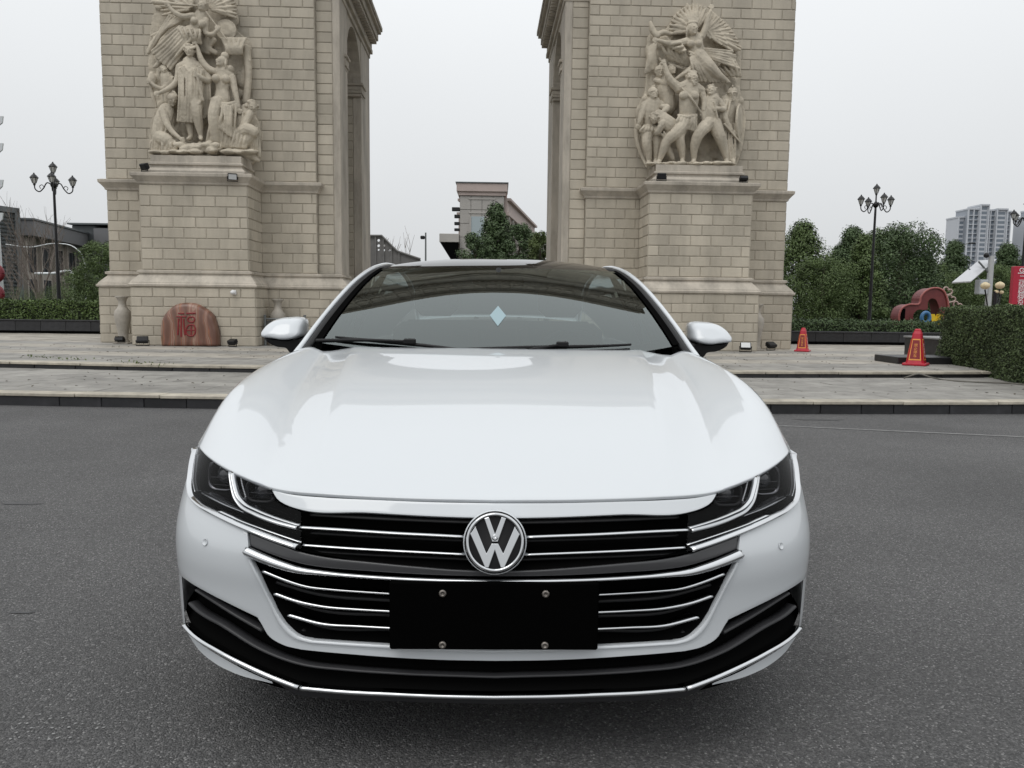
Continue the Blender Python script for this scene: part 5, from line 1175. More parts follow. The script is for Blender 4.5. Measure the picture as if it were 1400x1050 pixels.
flood(arch_pt(1016, 262, -1.1), 4.13, 'flat dark floodlight on the cornice at the outer end of the right plinth', .18, 60, 0, METB)
# small white wall camera on the left base
P = arch_pt(320, 401, -1.29); t = thing('wall_camera', 'small white dome camera on the left pier base', 'camera', (P[0], P[1], P[2]), AY)
b = MB(); b.box(-.05, .05, -.02, .02, -.03, .07, bev=.012); b.tube([(0, -.01, .05), (0, -.08, .06)], .02, 8); b.build('mount', WHITE, t); b = MB(); b.ell((0, -.09, .02), (.055, .055, .05), 14, 9); b.build('dome', WHITE, t)
# metal frame in the corner by the left pier
P = arch_pt(390, 470, -.85); t = thing('metal_frame', 'dark grey tubular metal frame in the corner of the left pier', 'frame', (P[0], P[1], PLZ), AY)
for x in (-.46, .46):
    b = MB(); b.tube([(x, 0, 0), (x, 0, .72)], .032, 8); b.build('post', METG, t)
for z in (.15, .62):
    b = MB(); b.tube([(-.46, 0, z), (.46, 0, z)], .02, 8); b.build('rail', METG, t)
b = MB(); b.box(-.42, .42, -.01, .01, .2, .58); b.build('panel', mat('dark_panel', (.05, .052, .05), .5), t)
# ---- traffic cones
CRED = mat('cone_red', (.42, .012, .03), .42, var=.12, vscale=9); CYEL = mat('cone_orange', (.78, .34, .07), .45); CDK = mat('cone_dark_red', (.22, .015, .02), .5); CWH = mat('cone_lettering', (.72, .68, .66), .5)
def cone(P, h, rz, lb):
    k = h/.64; t = thing('road_cone', lb, 'traffic cone', (P[0], P[1], PLZ), rz, 'red road cones on the plaza')
    b = MB(); b.box(-.19*k, .19*k, -.19*k, .19*k, 0, .045*k, bev=.012); b.build('base_plate', CRED, t)
    def sq(r, z, c=.25): return [(r*x, r*y, z) for x, y in ((-1, -1+c), (-1+c, -1), (1-c, -1), (1, -1+c), (1, 1-c), (1-c, 1), (-1+c, 1), (-1, 1-c))]
    lv = [(.150, .045), (.135, .09), (.082, .47), (.075, .52), (.070, .555), (.052, .60), (.05, .62), (.030, .64)]
    b = MB(); b.grid([[np.array(p)*k for p in sq(r, z)+sq(r, z)[:1]] for r, z in lv], smooth=False); b.add([np.array(p)*k for p in sq(*lv[-1])], [tuple(range(8))]); body = b.build('cone_body', CRED, t, weld=True)
    for a in range(4):
        Rm = Matrix.Rotation(a*math.pi/2, 4, 'Z')
        def face(u0, u1, z0, z1, off, mt, nm, par):
            def r_at(z): return np.interp(z, [.09, .47], [.135, .082])
            vs = [Rm @ Vector((u*r_at(z)*.74*k, -(r_at(z)+off)*k, z*k)) for u, z in ((u0, z0), (u1, z0), (u1, z1), (u0, z1))]
            bb = MB(); bb.add(vs, [(0, 1, 2, 3)]); o = bb.build(nm, mt, par); solidify(o, .002*k, 1.0); return o
        pn = face(-1, 1, .095, .465, .002, CYEL, 'panel', t); face(-.84, .84, .12, .445, .006, CRED if a % 2 else CDK, 'panel_field', pn)
        txt = '禁止停车'
        for i, ch in enumerate(txt):
            z = (.335-i*.062); r = np.interp(z+.02, [.09, .47], [.135, .082])
            text_mesh('lettering', ch, .062*k, .0006, CWH if a % 2 else CYEL, pn, Rm @ Matrix.Translation((0, -(r+.0115)*k, z*k)) @ Matrix.Rotation(R(90-8), 4, 'X'))
cone(at_z(1252, 499.5, PLZ), .66, R(-38), 'red and orange lettered road cone beside the dark granite plinth and big hedge')
cone(at_z(1097, 480.5, PLZ), .56, R(-30), "smaller-looking red road cone next to the right pier's outer corner")
# ---- granite plinth and block at the end of the big hedge
b = MB(); A = at_z(1231, 498, PLZ); bx0 = A[0]; b.box(0, 1.9, 0, .9, 0, .125, bev=.01); o = b.build('granite_plinth', KERBF, None, (bx0, A[1]+.1, PLZ)); tag(o, 'low flat black granite plinth behind the lettered road cone', 'plinth')
A = at_z(1276, 491, PLZ); t = thing('granite_planter', 'dark granite planter block at the end of the big clipped hedge', 'planter', (A[0]+.0, 15.4, PLZ))
b = MB(); b.box(0, 1.6, 0, 1.4, 0, .40, bev=.006); b.build('block', KERBF, t); b = MB(); b.box(-.02, 1.64, -.02, 1.44, .402, .44, bev=.008); b.build('coping', mat('grey_granite', (.20, .20, .20), .55, var=.2, vscale=12), t)
# ---- leaves
def leaf_mat(name, col, var=.22):
    m = mat(name, col, .55, var=.3, vscale=1.2, objrand=.0, attr='tint', coords='World', spec=.35); t = m.node_tree
    for n in t.nodes:
        if n.type == 'MAP_RANGE': n.inputs['To Min'].default_value = 1-var; n.inputs['To Max'].default_value = 1+var
    return m
LEAFD = leaf_mat('dark_leaf', (.070, .108, .044)); LEAFM = leaf_mat('mid_leaf', (.098, .142, .048)); LEAFL = leaf_mat('light_leaf', (.085, .115, .036)); LEAFH = leaf_mat('hedge_leaf', (.075, .105, .042), .6); LEAFG = leaf_mat('left_hedge_leaf', (.075, .115, .030), .4)
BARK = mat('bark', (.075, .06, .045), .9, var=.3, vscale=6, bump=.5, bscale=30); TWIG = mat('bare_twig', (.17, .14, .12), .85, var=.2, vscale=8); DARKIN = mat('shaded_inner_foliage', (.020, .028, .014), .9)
def leaves_mesh(name, C, Nn, size, m, rg):
    """one quad per leaf, bent along its midrib; C centres, Nn normals"""
    n = len(C); a = rg.normal(size=(n, 3)); a -= Nn*np.sum(a*Nn, 1)[:, None]; a /= np.linalg.norm(a, axis=1)[:, None]+1e-9; bb = np.cross(Nn, a)
    L_ = size*rg.uniform(.7, 1.35, (n, 1)); W_ = L_*rg.uniform(.38, .55, (n, 1))
    V = np.stack([C-a*L_*.5, C+bb*W_*.5+Nn*L_*.08, C+a*L_*.5-Nn*L_*.1, C-bb*W_*.5+Nn*L_*.08], 1).reshape(-1, 3)
    me = bpy.data.meshes.new(name); me.vertices.add(4*n); me.vertices.foreach_set('co', V.ravel()); me.loops.add(4*n); me.loops.foreach_set('vertex_index', np.arange(4*n)); me.polygons.add(n); me.polygons.foreach_set('loop_start', np.arange(0, 4*n, 4)); me.polygons.foreach_set('loop_total', np.full(n, 4)); me.update(calc_edges=True); me.validate()
    at = me.attributes.new('tint', 'FLOAT', 'FACE'); at.data.foreach_set('value', rg.random(n)); me.materials.append(m); return me
def tree(px, pytop, wpx, Y, m, lb, seed, n=5200, kind='cone', zb=.3, size=.125, low=.12, grp='trees behind the low hedges'):
    rg = np.random.default_rng(seed); T = at_y(px, pytop, Y); h = T[2]-zb; w = wpx/FPX*Y/2; t = thing('broadleaf_tree', lb, 'tree', (T[0], Y, zb), 0, grp)
    b = MB(); b.tube([(0, 0, 0), (.04*h*.1, 0, h*.3), (-.02*h, .02*h, h*.62), (0, 0, h*.9)], [.028*h, .022*h, .013*h, .004*h], 8); lim = []
    nc = 60; cc = []
    for k in range(nc):
        f = low+(1-low)*(k+.5)/nc+rg.uniform(-.03, .03); f = min(max(f, low), .985)
        prof = (1-f)**.75*1.25 if kind == 'cone' else math.sqrt(max(.02, 1-((f-.5)/.52)**2))
        prof = min(prof, 1.0)*(0.75+.25*min(1, (f-low)/.15+.3)); a = k*2.399+rg.uniform(-.4, .4); r = w*prof*rg.uniform(.45, .95)
        cc.append((r*math.cos(a), r*math.sin(a), f*h, w*rg.uniform(.26, .42)*(1.15-.45*f)))
        if k % 3 == 0: b.tube([(0, 0, f*h*.72), (r*.5*math.cos(a), r*.5*math.sin(a), f*h*.9), (r*math.cos(a), r*math.sin(a), f*h)], [.012*h*(1.1-f), .007*h*(1.1-f), .002*h], 6)
    b.build('trunk', BARK, t)
    per = int(n*3.4)//nc; C = []; NN = []
    for (x, y, z, r) in cc:
        v = rg.normal(size=(per, 3)); v /= np.linalg.norm(v, axis=1)[:, None]; rad = r*rg.uniform(.25, 1.0, (per, 1))**.5*rg.uniform(.8, 1.15, (per, 1))
        C.append(np.array([x, y, z])+v*rad*np.array([1, 1, .85])); q = v+np.array([0, 0, .55])+rg.normal(scale=.45, size=(per, 3)); NN.append(q/np.linalg.norm(q, axis=1)[:, None])
    link('crown', leaves_mesh('crown', np.concatenate(C), np.concatenate(NN), size*h/5.2, m, rg), t); return t
TR = [(1098, 309, 96, 37, LEAFM, 'pointed dense evergreen tree beside the right pier with a tall tip', 'cone'), (1128, 356, 80, 35, LEAFM, 'shorter rounded tree between the pointed evergreen and the street lamp', 'ball'), (1148, 340, 56, 43, LEAFD, 'small pointed dark tree behind the rounded one', 'cone'),
      (1167, 316, 74, 40, LEAFD, 'dark conical tree just left of the right street lamp', 'cone'), (1182, 324, 60, 36, LEAFM, 'slim tree directly behind the right street lamp pole', 'cone'), (1212, 318, 78, 44, LEAFM, 'broad leafy tree right of the street lamp', 'ball'), (1236, 314, 100, 39, LEAFD, 'tall broad dark tree left of the red arched installation', 'ball'),
      (1262, 356, 66, 46, LEAFM, 'lower light-edged tree behind the red arched installation', 'ball'), (1292, 374, 70, 48, LEAFM, 'small bushy tree under the pale high-rise', 'ball'), (1306, 333, 56, 52, LEAFD, 'dark pointed tree standing before the pale high-rise', 'cone'), (1336, 372, 66, 50, LEAFD, 'bushy tree behind the solar panel', 'ball'), (1378, 337, 58, 46, LEAFD, 'dark pointed tree behind the red sign board', 'cone'), (1362, 366, 70, 44, LEAFM, 'broad tree behind the bud-shaped lamps', 'ball'), (1412, 352, 70, 47, LEAFD, 'tree at the far side of the red sign board', 'ball')]
for i, (px, py, w, Y, m, lb, kd) in enumerate(TR): tree(px, py, w*1.25, Y, m, lb, 100+i, 6800, kd)
GC = 'trees seen through the arch'
tree(680, 283, 84, 60, LEAFD, 'tall dark pointed tree in front of the stone building, seen through the arch', 140, 6000, 'cone', grp=GC); tree(652, 322, 62, 58, LEAFD, 'lower dark bushy tree left of the tall tree through the arch', 141, 4200, 'ball', grp=GC); tree(712, 308, 66, 64, LEAFD, 'dark bushy tree right of the tall tree through the arch', 142, 4200, 'ball', grp=GC); tree(740, 320, 56, 48, LEAFL, 'bright green bushy tree by the right pier, seen through the arch', 143, 4200, 'ball', grp=GC)
GL = 'shrubs and trees behind the left hedge'
tree(138, 334, 76, 34, LEAFM, 'dense green tree touching the left pier', 150, 5200, 'ball', grp=GL); tree(112, 372, 60, 36, LEAFM, 'low green bush beside the dense green tree by the left pier', 151, 3600, 'ball', low=.02, grp=GL); tree(88, 392, 70, 38, LEAFM, 'small low bush behind the left street lamp', 152, 2600, 'ball', low=.02, grp=GL); tree(30, 398, 80, 36, LEAFM, 'low wide bush under the bare tree', 153, 2200, 'ball', low=.02, grp=GL)
def bare(px, pytop, wpx, Y, lb, seed, n0=7, zb=.3, depth=4):
    rg = random.Random(seed); T = at_y(px, pytop, Y); h = T[2]-zb; t = thing('bare_tree', lb, 'tree', (T[0], Y, zb), 0, 'bare winter trees'); b = MB(); w = wpx/FPX*Y/2
    def br(p, d, ln, r, k):
        pts = [p]; dd = d.copy()
        for i in range(3): dd = dd+np.array([rg.gauss(0, .10), rg.gauss(0, .10), .05]); dd /= np.linalg.norm(dd); pts.append(pts[-1]+dd*ln/3)
        b.tube(pts, [r*.8, r*.62, r*.48, r*.34], 5, cap=False)
        if k > 0:
            for i in range(rg.choice((3, 4))):
                a = rg.uniform(0, 6.28); s_ = rg.uniform(.25, .6); nd = dd+np.array([math.cos(a)*s_, math.sin(a)*s_, rg.uniform(-.05, .25)]); nd /= np.linalg.norm(nd); br(pts[rg.choice((1, 2, 3, 3))], nd, ln*rg.uniform(.55, .8), r*.55, k-1)
    b.tube([(0, 0, 0), (0, 0, h*.22)], [.022*h, .018*h], 7); b.build('trunk', TWIG, t); b = MB()
    for i in range(n0):
        a = i*2.399; s_ = rg.uniform(.12, .6)*w/h*2.2; d = np.array([math.cos(a)*s_, math.sin(a)*s_, 1.0]); d /= np.linalg.norm(d); br(np.array([0, 0, h*rg.uniform(.08, .22)]), d, h*.42, .011*h, depth-1)
    b.build('branches', TWIG, t)
bare(48, 300, 80, 38, 'leafless many-branched tree left of the street lamp', 31, 6); bare(18, 340, 60, 42, 'leafless tree before the louvred building', 32, 5); bare(88, 350, 50, 44, 'small leafless tree right of the left street lamp', 33, 4)
bare(545, 318, 20, 70, 'thin leafless tree behind the perforated pavilion roof', 34, 3, depth=3); bare(519, 308, 14, 66, 'thin leafless tree touching the left pier behind the pavilion', 35, 3, depth=2)
# ---- hedges
def hedge(name, x0, x1, y0, y1, z0, z1, m, lb, dens, size, seed, faces='fltrb', jit=.04, rz=0.0):
    rg = np.random.default_rng(seed); t = thing(name, lb, 'hedge', ((x0+x1)/2, (y0+y1)/2, z0), rz); ox, oy = (x0+x1)/2, (y0+y1)/2; hx, hy, h = (x1-x0)/2, (y1-y0)/2, z1-z0
    b = MB(); i = size*.9+jit; b.box(-hx+i, hx-i, -hy+i, hy-i, 0, h-i); b.build('inner_shade_core', DARKIN, t); C = []; NN = []  # solid dark box: shade inside the hedge put into its colour
    for fc in faces:
        d = {'f': ((-hx, -hy, 0), (2*hx, 0, 0), (0, 0, h), (0, -1, 0)), 'b': ((-hx, hy, 0), (2*hx, 0, 0), (0, 0, h), (0, 1, 0)), 'l': ((-hx, -hy, 0), (0, 2*hy, 0), (0, 0, h), (-1, 0, 0)), 'r': ((hx, -hy, 0), (0, 2*hy, 0), (0, 0, h), (1, 0, 0)), 't': ((-hx, -hy, h), (2*hx, 0, 0), (0, 2*hy, 0), (0, 0, 1))}[fc]
        o, a, c, nn = [np.array(v, float) for v in d]; k = int(np.linalg.norm(a)*np.linalg.norm(c)*dens); u, v = rg.random((k, 1)), rg.random((k, 1)); p = o+a*u+c*v
        wav = .5*np.sin(p[:, :1]*3.1+p[:, 1:2]*2.3+p[:, 2:]*4)+.5*np.sin(p[:, :1]*7.3-p[:, 1:2]*6.1+p[:, 2:]*9)
        p = p+nn*(wav*jit-np.abs(rg.normal(scale=size*.9, size=(k, 1)))+rg.exponential(scale=size*.25, size=(k, 1))); C.append(p); q = nn*.8+np.array([0, 0, .45])+rg.normal(scale=.55, size=(k, 3)); NN.append(q/np.linalg.norm(q, axis=1)[:, None])
    link('foliage', leaves_mesh('foliage', np.concatenate(C), np.concatenate(NN), size, m, rg), t); return t
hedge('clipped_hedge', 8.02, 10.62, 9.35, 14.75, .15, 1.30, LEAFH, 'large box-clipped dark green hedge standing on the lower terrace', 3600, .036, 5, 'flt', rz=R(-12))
LW = 23.6; RWY = 22.0
def wall_row(x0, x1, Y, h, lb):
    t = thing('granite_wall', lb, 'wall', ((x0+x1)/2, Y, PLZ)); L_ = x1-x0; b = MB(); b.box(-L_/2, L_/2, .04, .5, 0, h-.05); b.build('wall_core', VOID, t); n = int(L_/.75); w = L_/n; me = MB().box(-w/2+.004, w/2-.004, 0, .05, .08, h-.05, bev=.004).mesh('granite_panel', KERBF)
    for k in range(n): link('granite_panel', me, t, (-L_/2+w*(k+.5), RNG.uniform(-.003, .003), 0))
    b = MB(); b.box(-L_/2, L_/2, -.03, .5, h-.048, h, bev=.01); b.build('coping', MATS['grey_granite'] if 'R' == lb[:1] else KERBF, t); b = MB(); b.box(-L_/2, L_/2, .015, .05, 0, .079); b.build('footing', VOID, t)
wall_row(-26, -9.35, LW, .42, 'long low black granite wall under the hedge left of the arch'); wall_row(7.5, 15.6, RWY, .38, 'Right low black granite wall with grey coping under the far hedge'.replace('Right low', 'low'))
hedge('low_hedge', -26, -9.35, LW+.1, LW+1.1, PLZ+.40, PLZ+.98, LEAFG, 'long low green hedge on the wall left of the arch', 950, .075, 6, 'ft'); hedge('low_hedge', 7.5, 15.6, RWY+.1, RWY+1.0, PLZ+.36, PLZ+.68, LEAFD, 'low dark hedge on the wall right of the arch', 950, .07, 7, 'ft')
b = MB(); b.box(-60, -9.36, LW+1.1, 110, PLZ, PLZ+.06); tag(b.build('planting_bed', mat('dark_soil_grass', (.030, .040, .018), .95, var=.4, vscale=2)), 'dark planted ground left of the arch', kind='structure'); b = MB(); b.box(7.5, 90, RWY+1.0, 110, PLZ, PLZ+.06); tag(b.build('planting_bed', MATS['dark_soil_grass']), 'dark planted ground right of the arch', kind='structure')
# ---- street lamps with five lanterns
def lamp(px, pyt, Y, lb, rz=0):
    T = at_y(px, pyt, Y); h = T[2]-.3; t = thing('street_lamp', lb, 'street lamp', (T[0], Y, .3), rz, 'black street lamps with five lanterns'); k = h/5.7
    b = MB(); b.lathe([(.16, 0), (.16, .1), (.12, .15), (.11, .5), (.075, .6), (.07, 1.2), (.052, 2.6), (.045, 4.6), (.04, 4.95)], 14); b.build('pole', METB, t)
    b = MB(); b.lathe([(.03, 4.8), (.10, 4.86), (.12, 4.93), (.07, 5.0), (.03, 5.05), (.028, 5.28)], 14); b.build('pole_head', METB, t)
    def lantern(x, y, z):
        b = MB(); b.lathe([(.012, 0), (.03, .02), (.05, .05), (.035, .07), (.06, .09)], 10, (x, y, z)); b.lathe([(.155, .27), (.15, .285), (.085, .36), (.035, .40), (.02, .44), (.001, .45)], 8, (x, y, z), smooth=False)
        for i in range(6): a = i*math.pi/3; b.tube([(x+.06*math.cos(a), y+.06*math.sin(a), z+.09), (x+.125*math.cos(a), y+.125*math.sin(a), z+.27)], .009, 4)
        l = b.build('lantern', METB, t); b = MB(); b.lathe([(.052, .09), (.112, .265)], 6, (x, y, z), smooth=False); b.build('glass', LGLASS, l)
    lantern(0, 0, 5.25)
    for i in range(4):
        a = i*math.pi/2; c, s_ = math.cos(a), math.sin(a); P = spline(np.array([(.05, 4.92), (.20, 4.98), (.34, 4.78), (.48, 4.66), (.60, 4.74), (.62, 4.86)]), 18); b = MB(); b.tube([(p[0]*c, p[0]*s_, p[1]) for p in P], .021, 7); Q = spline(np.array([(.30, 4.80), (.38, 4.90), (.46, 4.84), (.42, 4.76)]), 10); b.tube([(p[0]*c, p[0]*s_, p[1]) for p in Q], .013, 6); b.build('arm', METB, t); lantern(.62*c, .62*s_, 4.84)
    t.scale = (k*.92, k*.92, k)
lamp(72, 221, 26.5, 'black five-lantern street lamp left of the arch, before the bare trees', .42); lamp(1199, 251, 28, 'black five-lantern street lamp right of the arch, before the evergreens', .03); lamp(1405, 273, 27, 'black five-lantern street lamp beside the red sign board', .1)
# ---- cable on the step, weeds, litter
b = MB(); P = [at_z(1236, 517.5, .155), at_y(1244, 514, 11.95), at_y(1256, 511, 11.9), at_y(1270, 515, 11.85), at_z(1285, 519, .155), at_z(1315, 522, .155), at_z(1350, 523.5, .155), at_z(1385, 525, .155), at_z(1420, 533, .155)]; P = np.array(P); P[:, 2] = np.maximum(P[:, 2], .163)
b.tube(spline(P, 50), .011, 6); tag(b.build('cable', mat('dusty_cable', (.16, .15, .13), .7)), 'thin dusty cable lying over the step before the big hedge', 'cable')
rg = np.random.default_rng(3)
C = np.concatenate([at_z(px, py, PLZ)[None]+rg.normal(scale=(.16, .03, 0), size=(14, 3)) for px, py in ((85, 491), (50, 489), (100, 493), (178, 497), (215, 499))]); C[:, 2] = PLZ+rg.uniform(.0, .05, len(C)); Nn = rg.normal(size=C.shape); Nn /= np.linalg.norm(Nn, axis=1)[:, None]
o = link('weeds', leaves_mesh('weeds', C, Nn, .045, LEAFL, rg)); tag(o, 'small weeds growing along the step edge', 'weeds', kind='stuff')
n = 700; C = np.stack([rg.uniform(-13, 13, n), rg.choice([rg.uniform(9.3, 11.6), 1], n), np.zeros(n)], 1); C[:, 1] = np.where(rg.random(n) < .3, rg.uniform(9.2, 11.7, n), rg.uniform(12.6, 17.4, n)); C[:, 2] = np.where(C[:, 1] < 12.2, .158, PLZ+.006); Nn = np.tile([0, 0, 1.0], (n, 1))+rg.normal(scale=.2, size=(n, 3)); Nn /= np.linalg.norm(Nn, axis=1)[:, None]
o = link('leaf_litter', leaves_mesh('leaf_litter', C, Nn, .045, mat('dry_leaf', (.075, .062, .045), .9, attr='tint'), rg)); tag(o, 'scattered dry leaf litter on the paving', 'litter', kind='stuff')
# ================================================================== buildings and installations farther off
def wall_frame(P0, P1, name, label, cat='building', zb=0.0, group=None):
    """thing whose local x runs along the facade from P0 to P1, local -y faces out"""
    d = np.array(P1)-np.array(P0); return thing(name, label, cat, (P0[0], P0[1], zb), math.atan2(d[1], d[0]), group), math.hypot(d[0], d[1])
BGREY = mat('grey_cladding', (.115, .125, .13), .5, var=.1, vscale=1.5); BDARK = mat('dark_window', (.02, .023, .026), .15, coat=.3); BBEIGE = mat('beige_render', (.33, .30, .265), .8, var=.12, vscale=.8); BFASC = mat('fascia_grey', (.15, .15, .155), .5); BLOUV = mat('louvre_grey', (.10, .11, .115), .45)
# grey building left: louvred block, long wing, far block
P0 = at_y(32, 400, 55); P1 = at_y(107, 400, 65.5); t, L_ = wall_frame(P0, P1, 'grey_building', 'long low building with grey fascia behind the left street lamp')
ZT = 6.87
b = MB(); b.box(0, L_, .0, 9, 0, ZT-1.1); b.build('wall', BBEIGE, t); b = MB(); b.box(-.1, L_+.1, -.9, 9, ZT-1.1, ZT, bev=.03); b.build('fascia', BFASC, t); b = MB(); b.box(-.2, L_+.2, -1.0, 9.1, ZT, ZT+.12); b.build('roof_edge', BGREY, t)
for k in range(4):
    x = .5+k*L_/4.15
    for z in (.9, 3.3):
        b = MB(); b.box(x, x+L_/5.6, -.04, .12, z, z+1.9); w = b.build('window', BDARK, t)
        for q in range(1, 3): b = MB(); b.box(x+q*L_/5.6/3-.03, x+q*L_/5.6/3+.03, -.07, -.041, z, z+1.9); b.build('mullion', BGREY, w)
    b = MB(); b.box(x-.32, x-.08, -.25, .0, 0, ZT-1.1); b.build('pier', BBEIGE, t)
P0 = at_y(-40, 400, 49); P1 = at_y(31, 400, 52.5); t, L_ = wall_frame(P0, P1, 'louvred_block', 'dark grey louvred block at the left edge behind the bare tree'); ZL = 7.35
b = MB(); b.box(0, L_, .1, 6, 0, ZL); b.box(L_-.35, L_, -.1, .1, 0, ZL); b.box(0, L_, -.1, .1, ZL-.35, ZL); b.build('block', BGREY, t); me = MB().box(0, L_-.36, -.08, .02, -.045, .045, Matrix.Rotation(R(25), 4, 'X')).mesh('louvre', BLOUV)
for k in range(26): link('louvre', me, t, (0, .03, .5+k*.25))
P0 = at_y(102, 400, 66); P1 = at_y(150, 400, 66); t, L_ = wall_frame(P0, P1, 'grey_block', 'plain grey box-shaped block beside the left pier'); b = MB(); b.box(0, 2.0, 0, 6, 0, 7.6, bev=.05); b.build('front_block', BGREY, t); b = MB(); b.box(2.03, L_+3, -.5, 6, 0, 7.35, bev=.05); b.build('side_block', BFASC, t); b = MB(); b.box(-.06, L_+3.1, -.6, 6.1, 7.62, 7.75); b.build('roof_edge', BGREY, t)
# pink-grey stone building seen through the arch
STB = mat('stone_cladding', (.39, .37, .345), .75, var=.08, vscale=.6, objrand=.06); STP = mat('pink_parapet', (.45, .37, .34), .75, var=.1, vscale=.8)
Yb = 80.0; P0 = at_y(628, 400, Yb); P1 = at_y(688, 400, Yb); t, L_ = wall_frame(P0, P1, 'stone_building', 'pale stone corner building with pink parapet seen through the arch')
zt = 13.8; b = MB(); b.box(0, L_, .05, 7, 0, zt-1.3); b.build('wall', mat('stone_joint', (.20, .19, .175), .8), t)
for j in range(9):
    for i in range(4):
        if 3 <= j <= 6 and i in (1, ): continue
        b = MB(); b.box(L_*i/4+.03, L_*(i+1)/4-.03, 0, .06, j*1.385+.03, (j+1)*1.385-.03); b.build('stone_panel', STB, t)
b = MB(); b.box(L_*.26, L_*.56, -.02, .06, 4.2, 10.4); w = b.build('window', mat('pale_shop_glass', (.36, .42, .44), .2), t)
b = MB(); b.box(L_*.22, L_*.26, -.08, .06, 4.2, 10.4); b.build('window_frame', STB, w)
for z in (10.7, 12.1): b = MB(); b.box(L_*.2, L_*.8, -.06, .06, z, z+.16); b.build('string_course', STB, t)
b = MB(); b.box(-.15, L_+.15, -.15, 7.1, zt-1.3, zt-.95); b.box(-.32, L_+.32, -.35, 7.3, zt-.95, zt-.1, bev=.05); b.build('parapet', STP, t); b = MB(); b.box(-.42, L_+.42, -.45, 7.4, zt-.1, zt); b.build('coping', BGREY, t)
for k, z in enumerate((10.9, 10.2, 9.5, 8.9)): b = MB(); b.box(-.55-.25*(k == 0), -.0, -.1, .25, z, z+.4-.04*k, bev=.04); b.build('sign_lamp', METB, t)
b = MB(); b.box(-2.0, -.03, -1.0, 3.5, 7.7, 8.55, bev=.03); b.build('canopy', STB, t); b = MB(); b.add([(-1.95, -.9, 7.69), (-.05, -.9, 7.69), (-.05, -.9, 3.5), (-.55, -.9, 5.5)], [(0, 1, 2, 3)]); b.build('canopy_shade_sheet', VOID, t)  # near-black upright sheet paints the shade under the canopy
A0 = at_y(691, 400, Yb+.5); A1 = at_y(745, 400, 125); t, L_ = wall_frame(A0, A1, 'stone_wing', 'long stone side wing running back from the corner building'); b = MB(); b.box(0, L_, 0, 5, 0, 10.6); b.build('wall', STP, t); b = MB(); b.box(-.02, L_+.2, -.3, 5.2, 10.6, 10.95); b.box(-.02, L_*.6, -.1, 4.8, 10.95, 12.1); b.box(-.02, L_*.6+.1, -.45, 5.1, 12.1, 12.35); b.build('parapet', STP, t)
for k in range(14):
    x = 1.2+k*L_/14.3
    for z in (2.2, 6.6): b = MB(); b.box(x, x+1.5, -.05, .1, z, z+2.8); b.build('window', BDARK, t)
    b = MB(); b.box(x-.45, x-.15, -.25, .0, 0, 10.6); b.build('pilaster', STB, t)
# perforated pavilion roof behind the left pier
Yp = 42.0; o0 = at_y(505, 400, Yp); t = thing('perforated_pavilion', 'grey pavilion with round holes in its sloping screen, behind the left pier', 'pavilion', (o0[0], Yp, PLZ))
def pl(px, py, Y=Yp): P = at_y(px, py, Y); return (P[0]-o0[0], P[2]-PLZ)
outl = [pl(500, 440), pl(500, 323), pl(522, 323), pl(543, 344), pl(560, 350), pl(575, 355), pl(575, 440)]
holes = [(pl(px, py), r) for px, py, r in ((517.5, 328.5, .075), (517.5, 335.8, .075), (525, 336, .075), (517.5, 341.5, .055), (525, 342, .055), (532.5, 342, .055))]
bm = bmesh.new(); ed = []
def loop(pts):
    vs = [bm.verts.new((p[0], 0, p[1])) for p in pts]; ed.extend(bm.edges.new((vs[i], vs[(i+1) % len(vs)])) for i in range(len(vs)))
loop(outl)
for (c, r) in holes: loop([(c[0]+r*math.cos(a), c[1]+r*math.sin(a)) for a in np.linspace(0, 2*math.pi, 15)[:-1]])
bmesh.ops.triangle_fill(bm, edges=ed, use_beauty=True); me = bpy.data.meshes.new('screen'); bm.to_mesh(me); bm.free(); SCR = mat('weathered_grey_panel', (.17, .165, .16), .7, var=.15, vscale=2); me.materials.append(SCR); o = link('screen', me, t); solidify(o, .12)
for k in range(5):
    a = outl[2]; c = outl[3]; x = a[0]-.75+k*.42; zt2 = np.interp(x, [outl[1][0], outl[2][0], outl[3][0]], [outl[1][1], outl[2][1], outl[3][1]]); b = MB(); b.box(x-.03, x+.03, -.10, -.061, 0, zt2-.02); b.build('screen_rib', SCR, t)
b = MB(); b.tube([(p[0], -.08, p[1]+.03) for p in outl[1:6]], .06, 6); b.build('roof_edge', SCR, t)
# lamp pole seen through the arch
T = at_y(582, 318, 50); t = thing('floodlight_pole', 'thin grey pole with one dark lamp head seen through the arch', 'lamp post', (T[0], 50, PLZ)); b = MB(); b.tube([(0, 0, 0), (0, 0, T[2]-PLZ)], [.07, .05], 8); b.build('pole', METG, t); b = MB(); b.box(-.34, -.05, -.1, .1, T[2]-PLZ-.42, T[2]-PLZ-.2, bev=.05); b.build('lamp_head', METB, t)
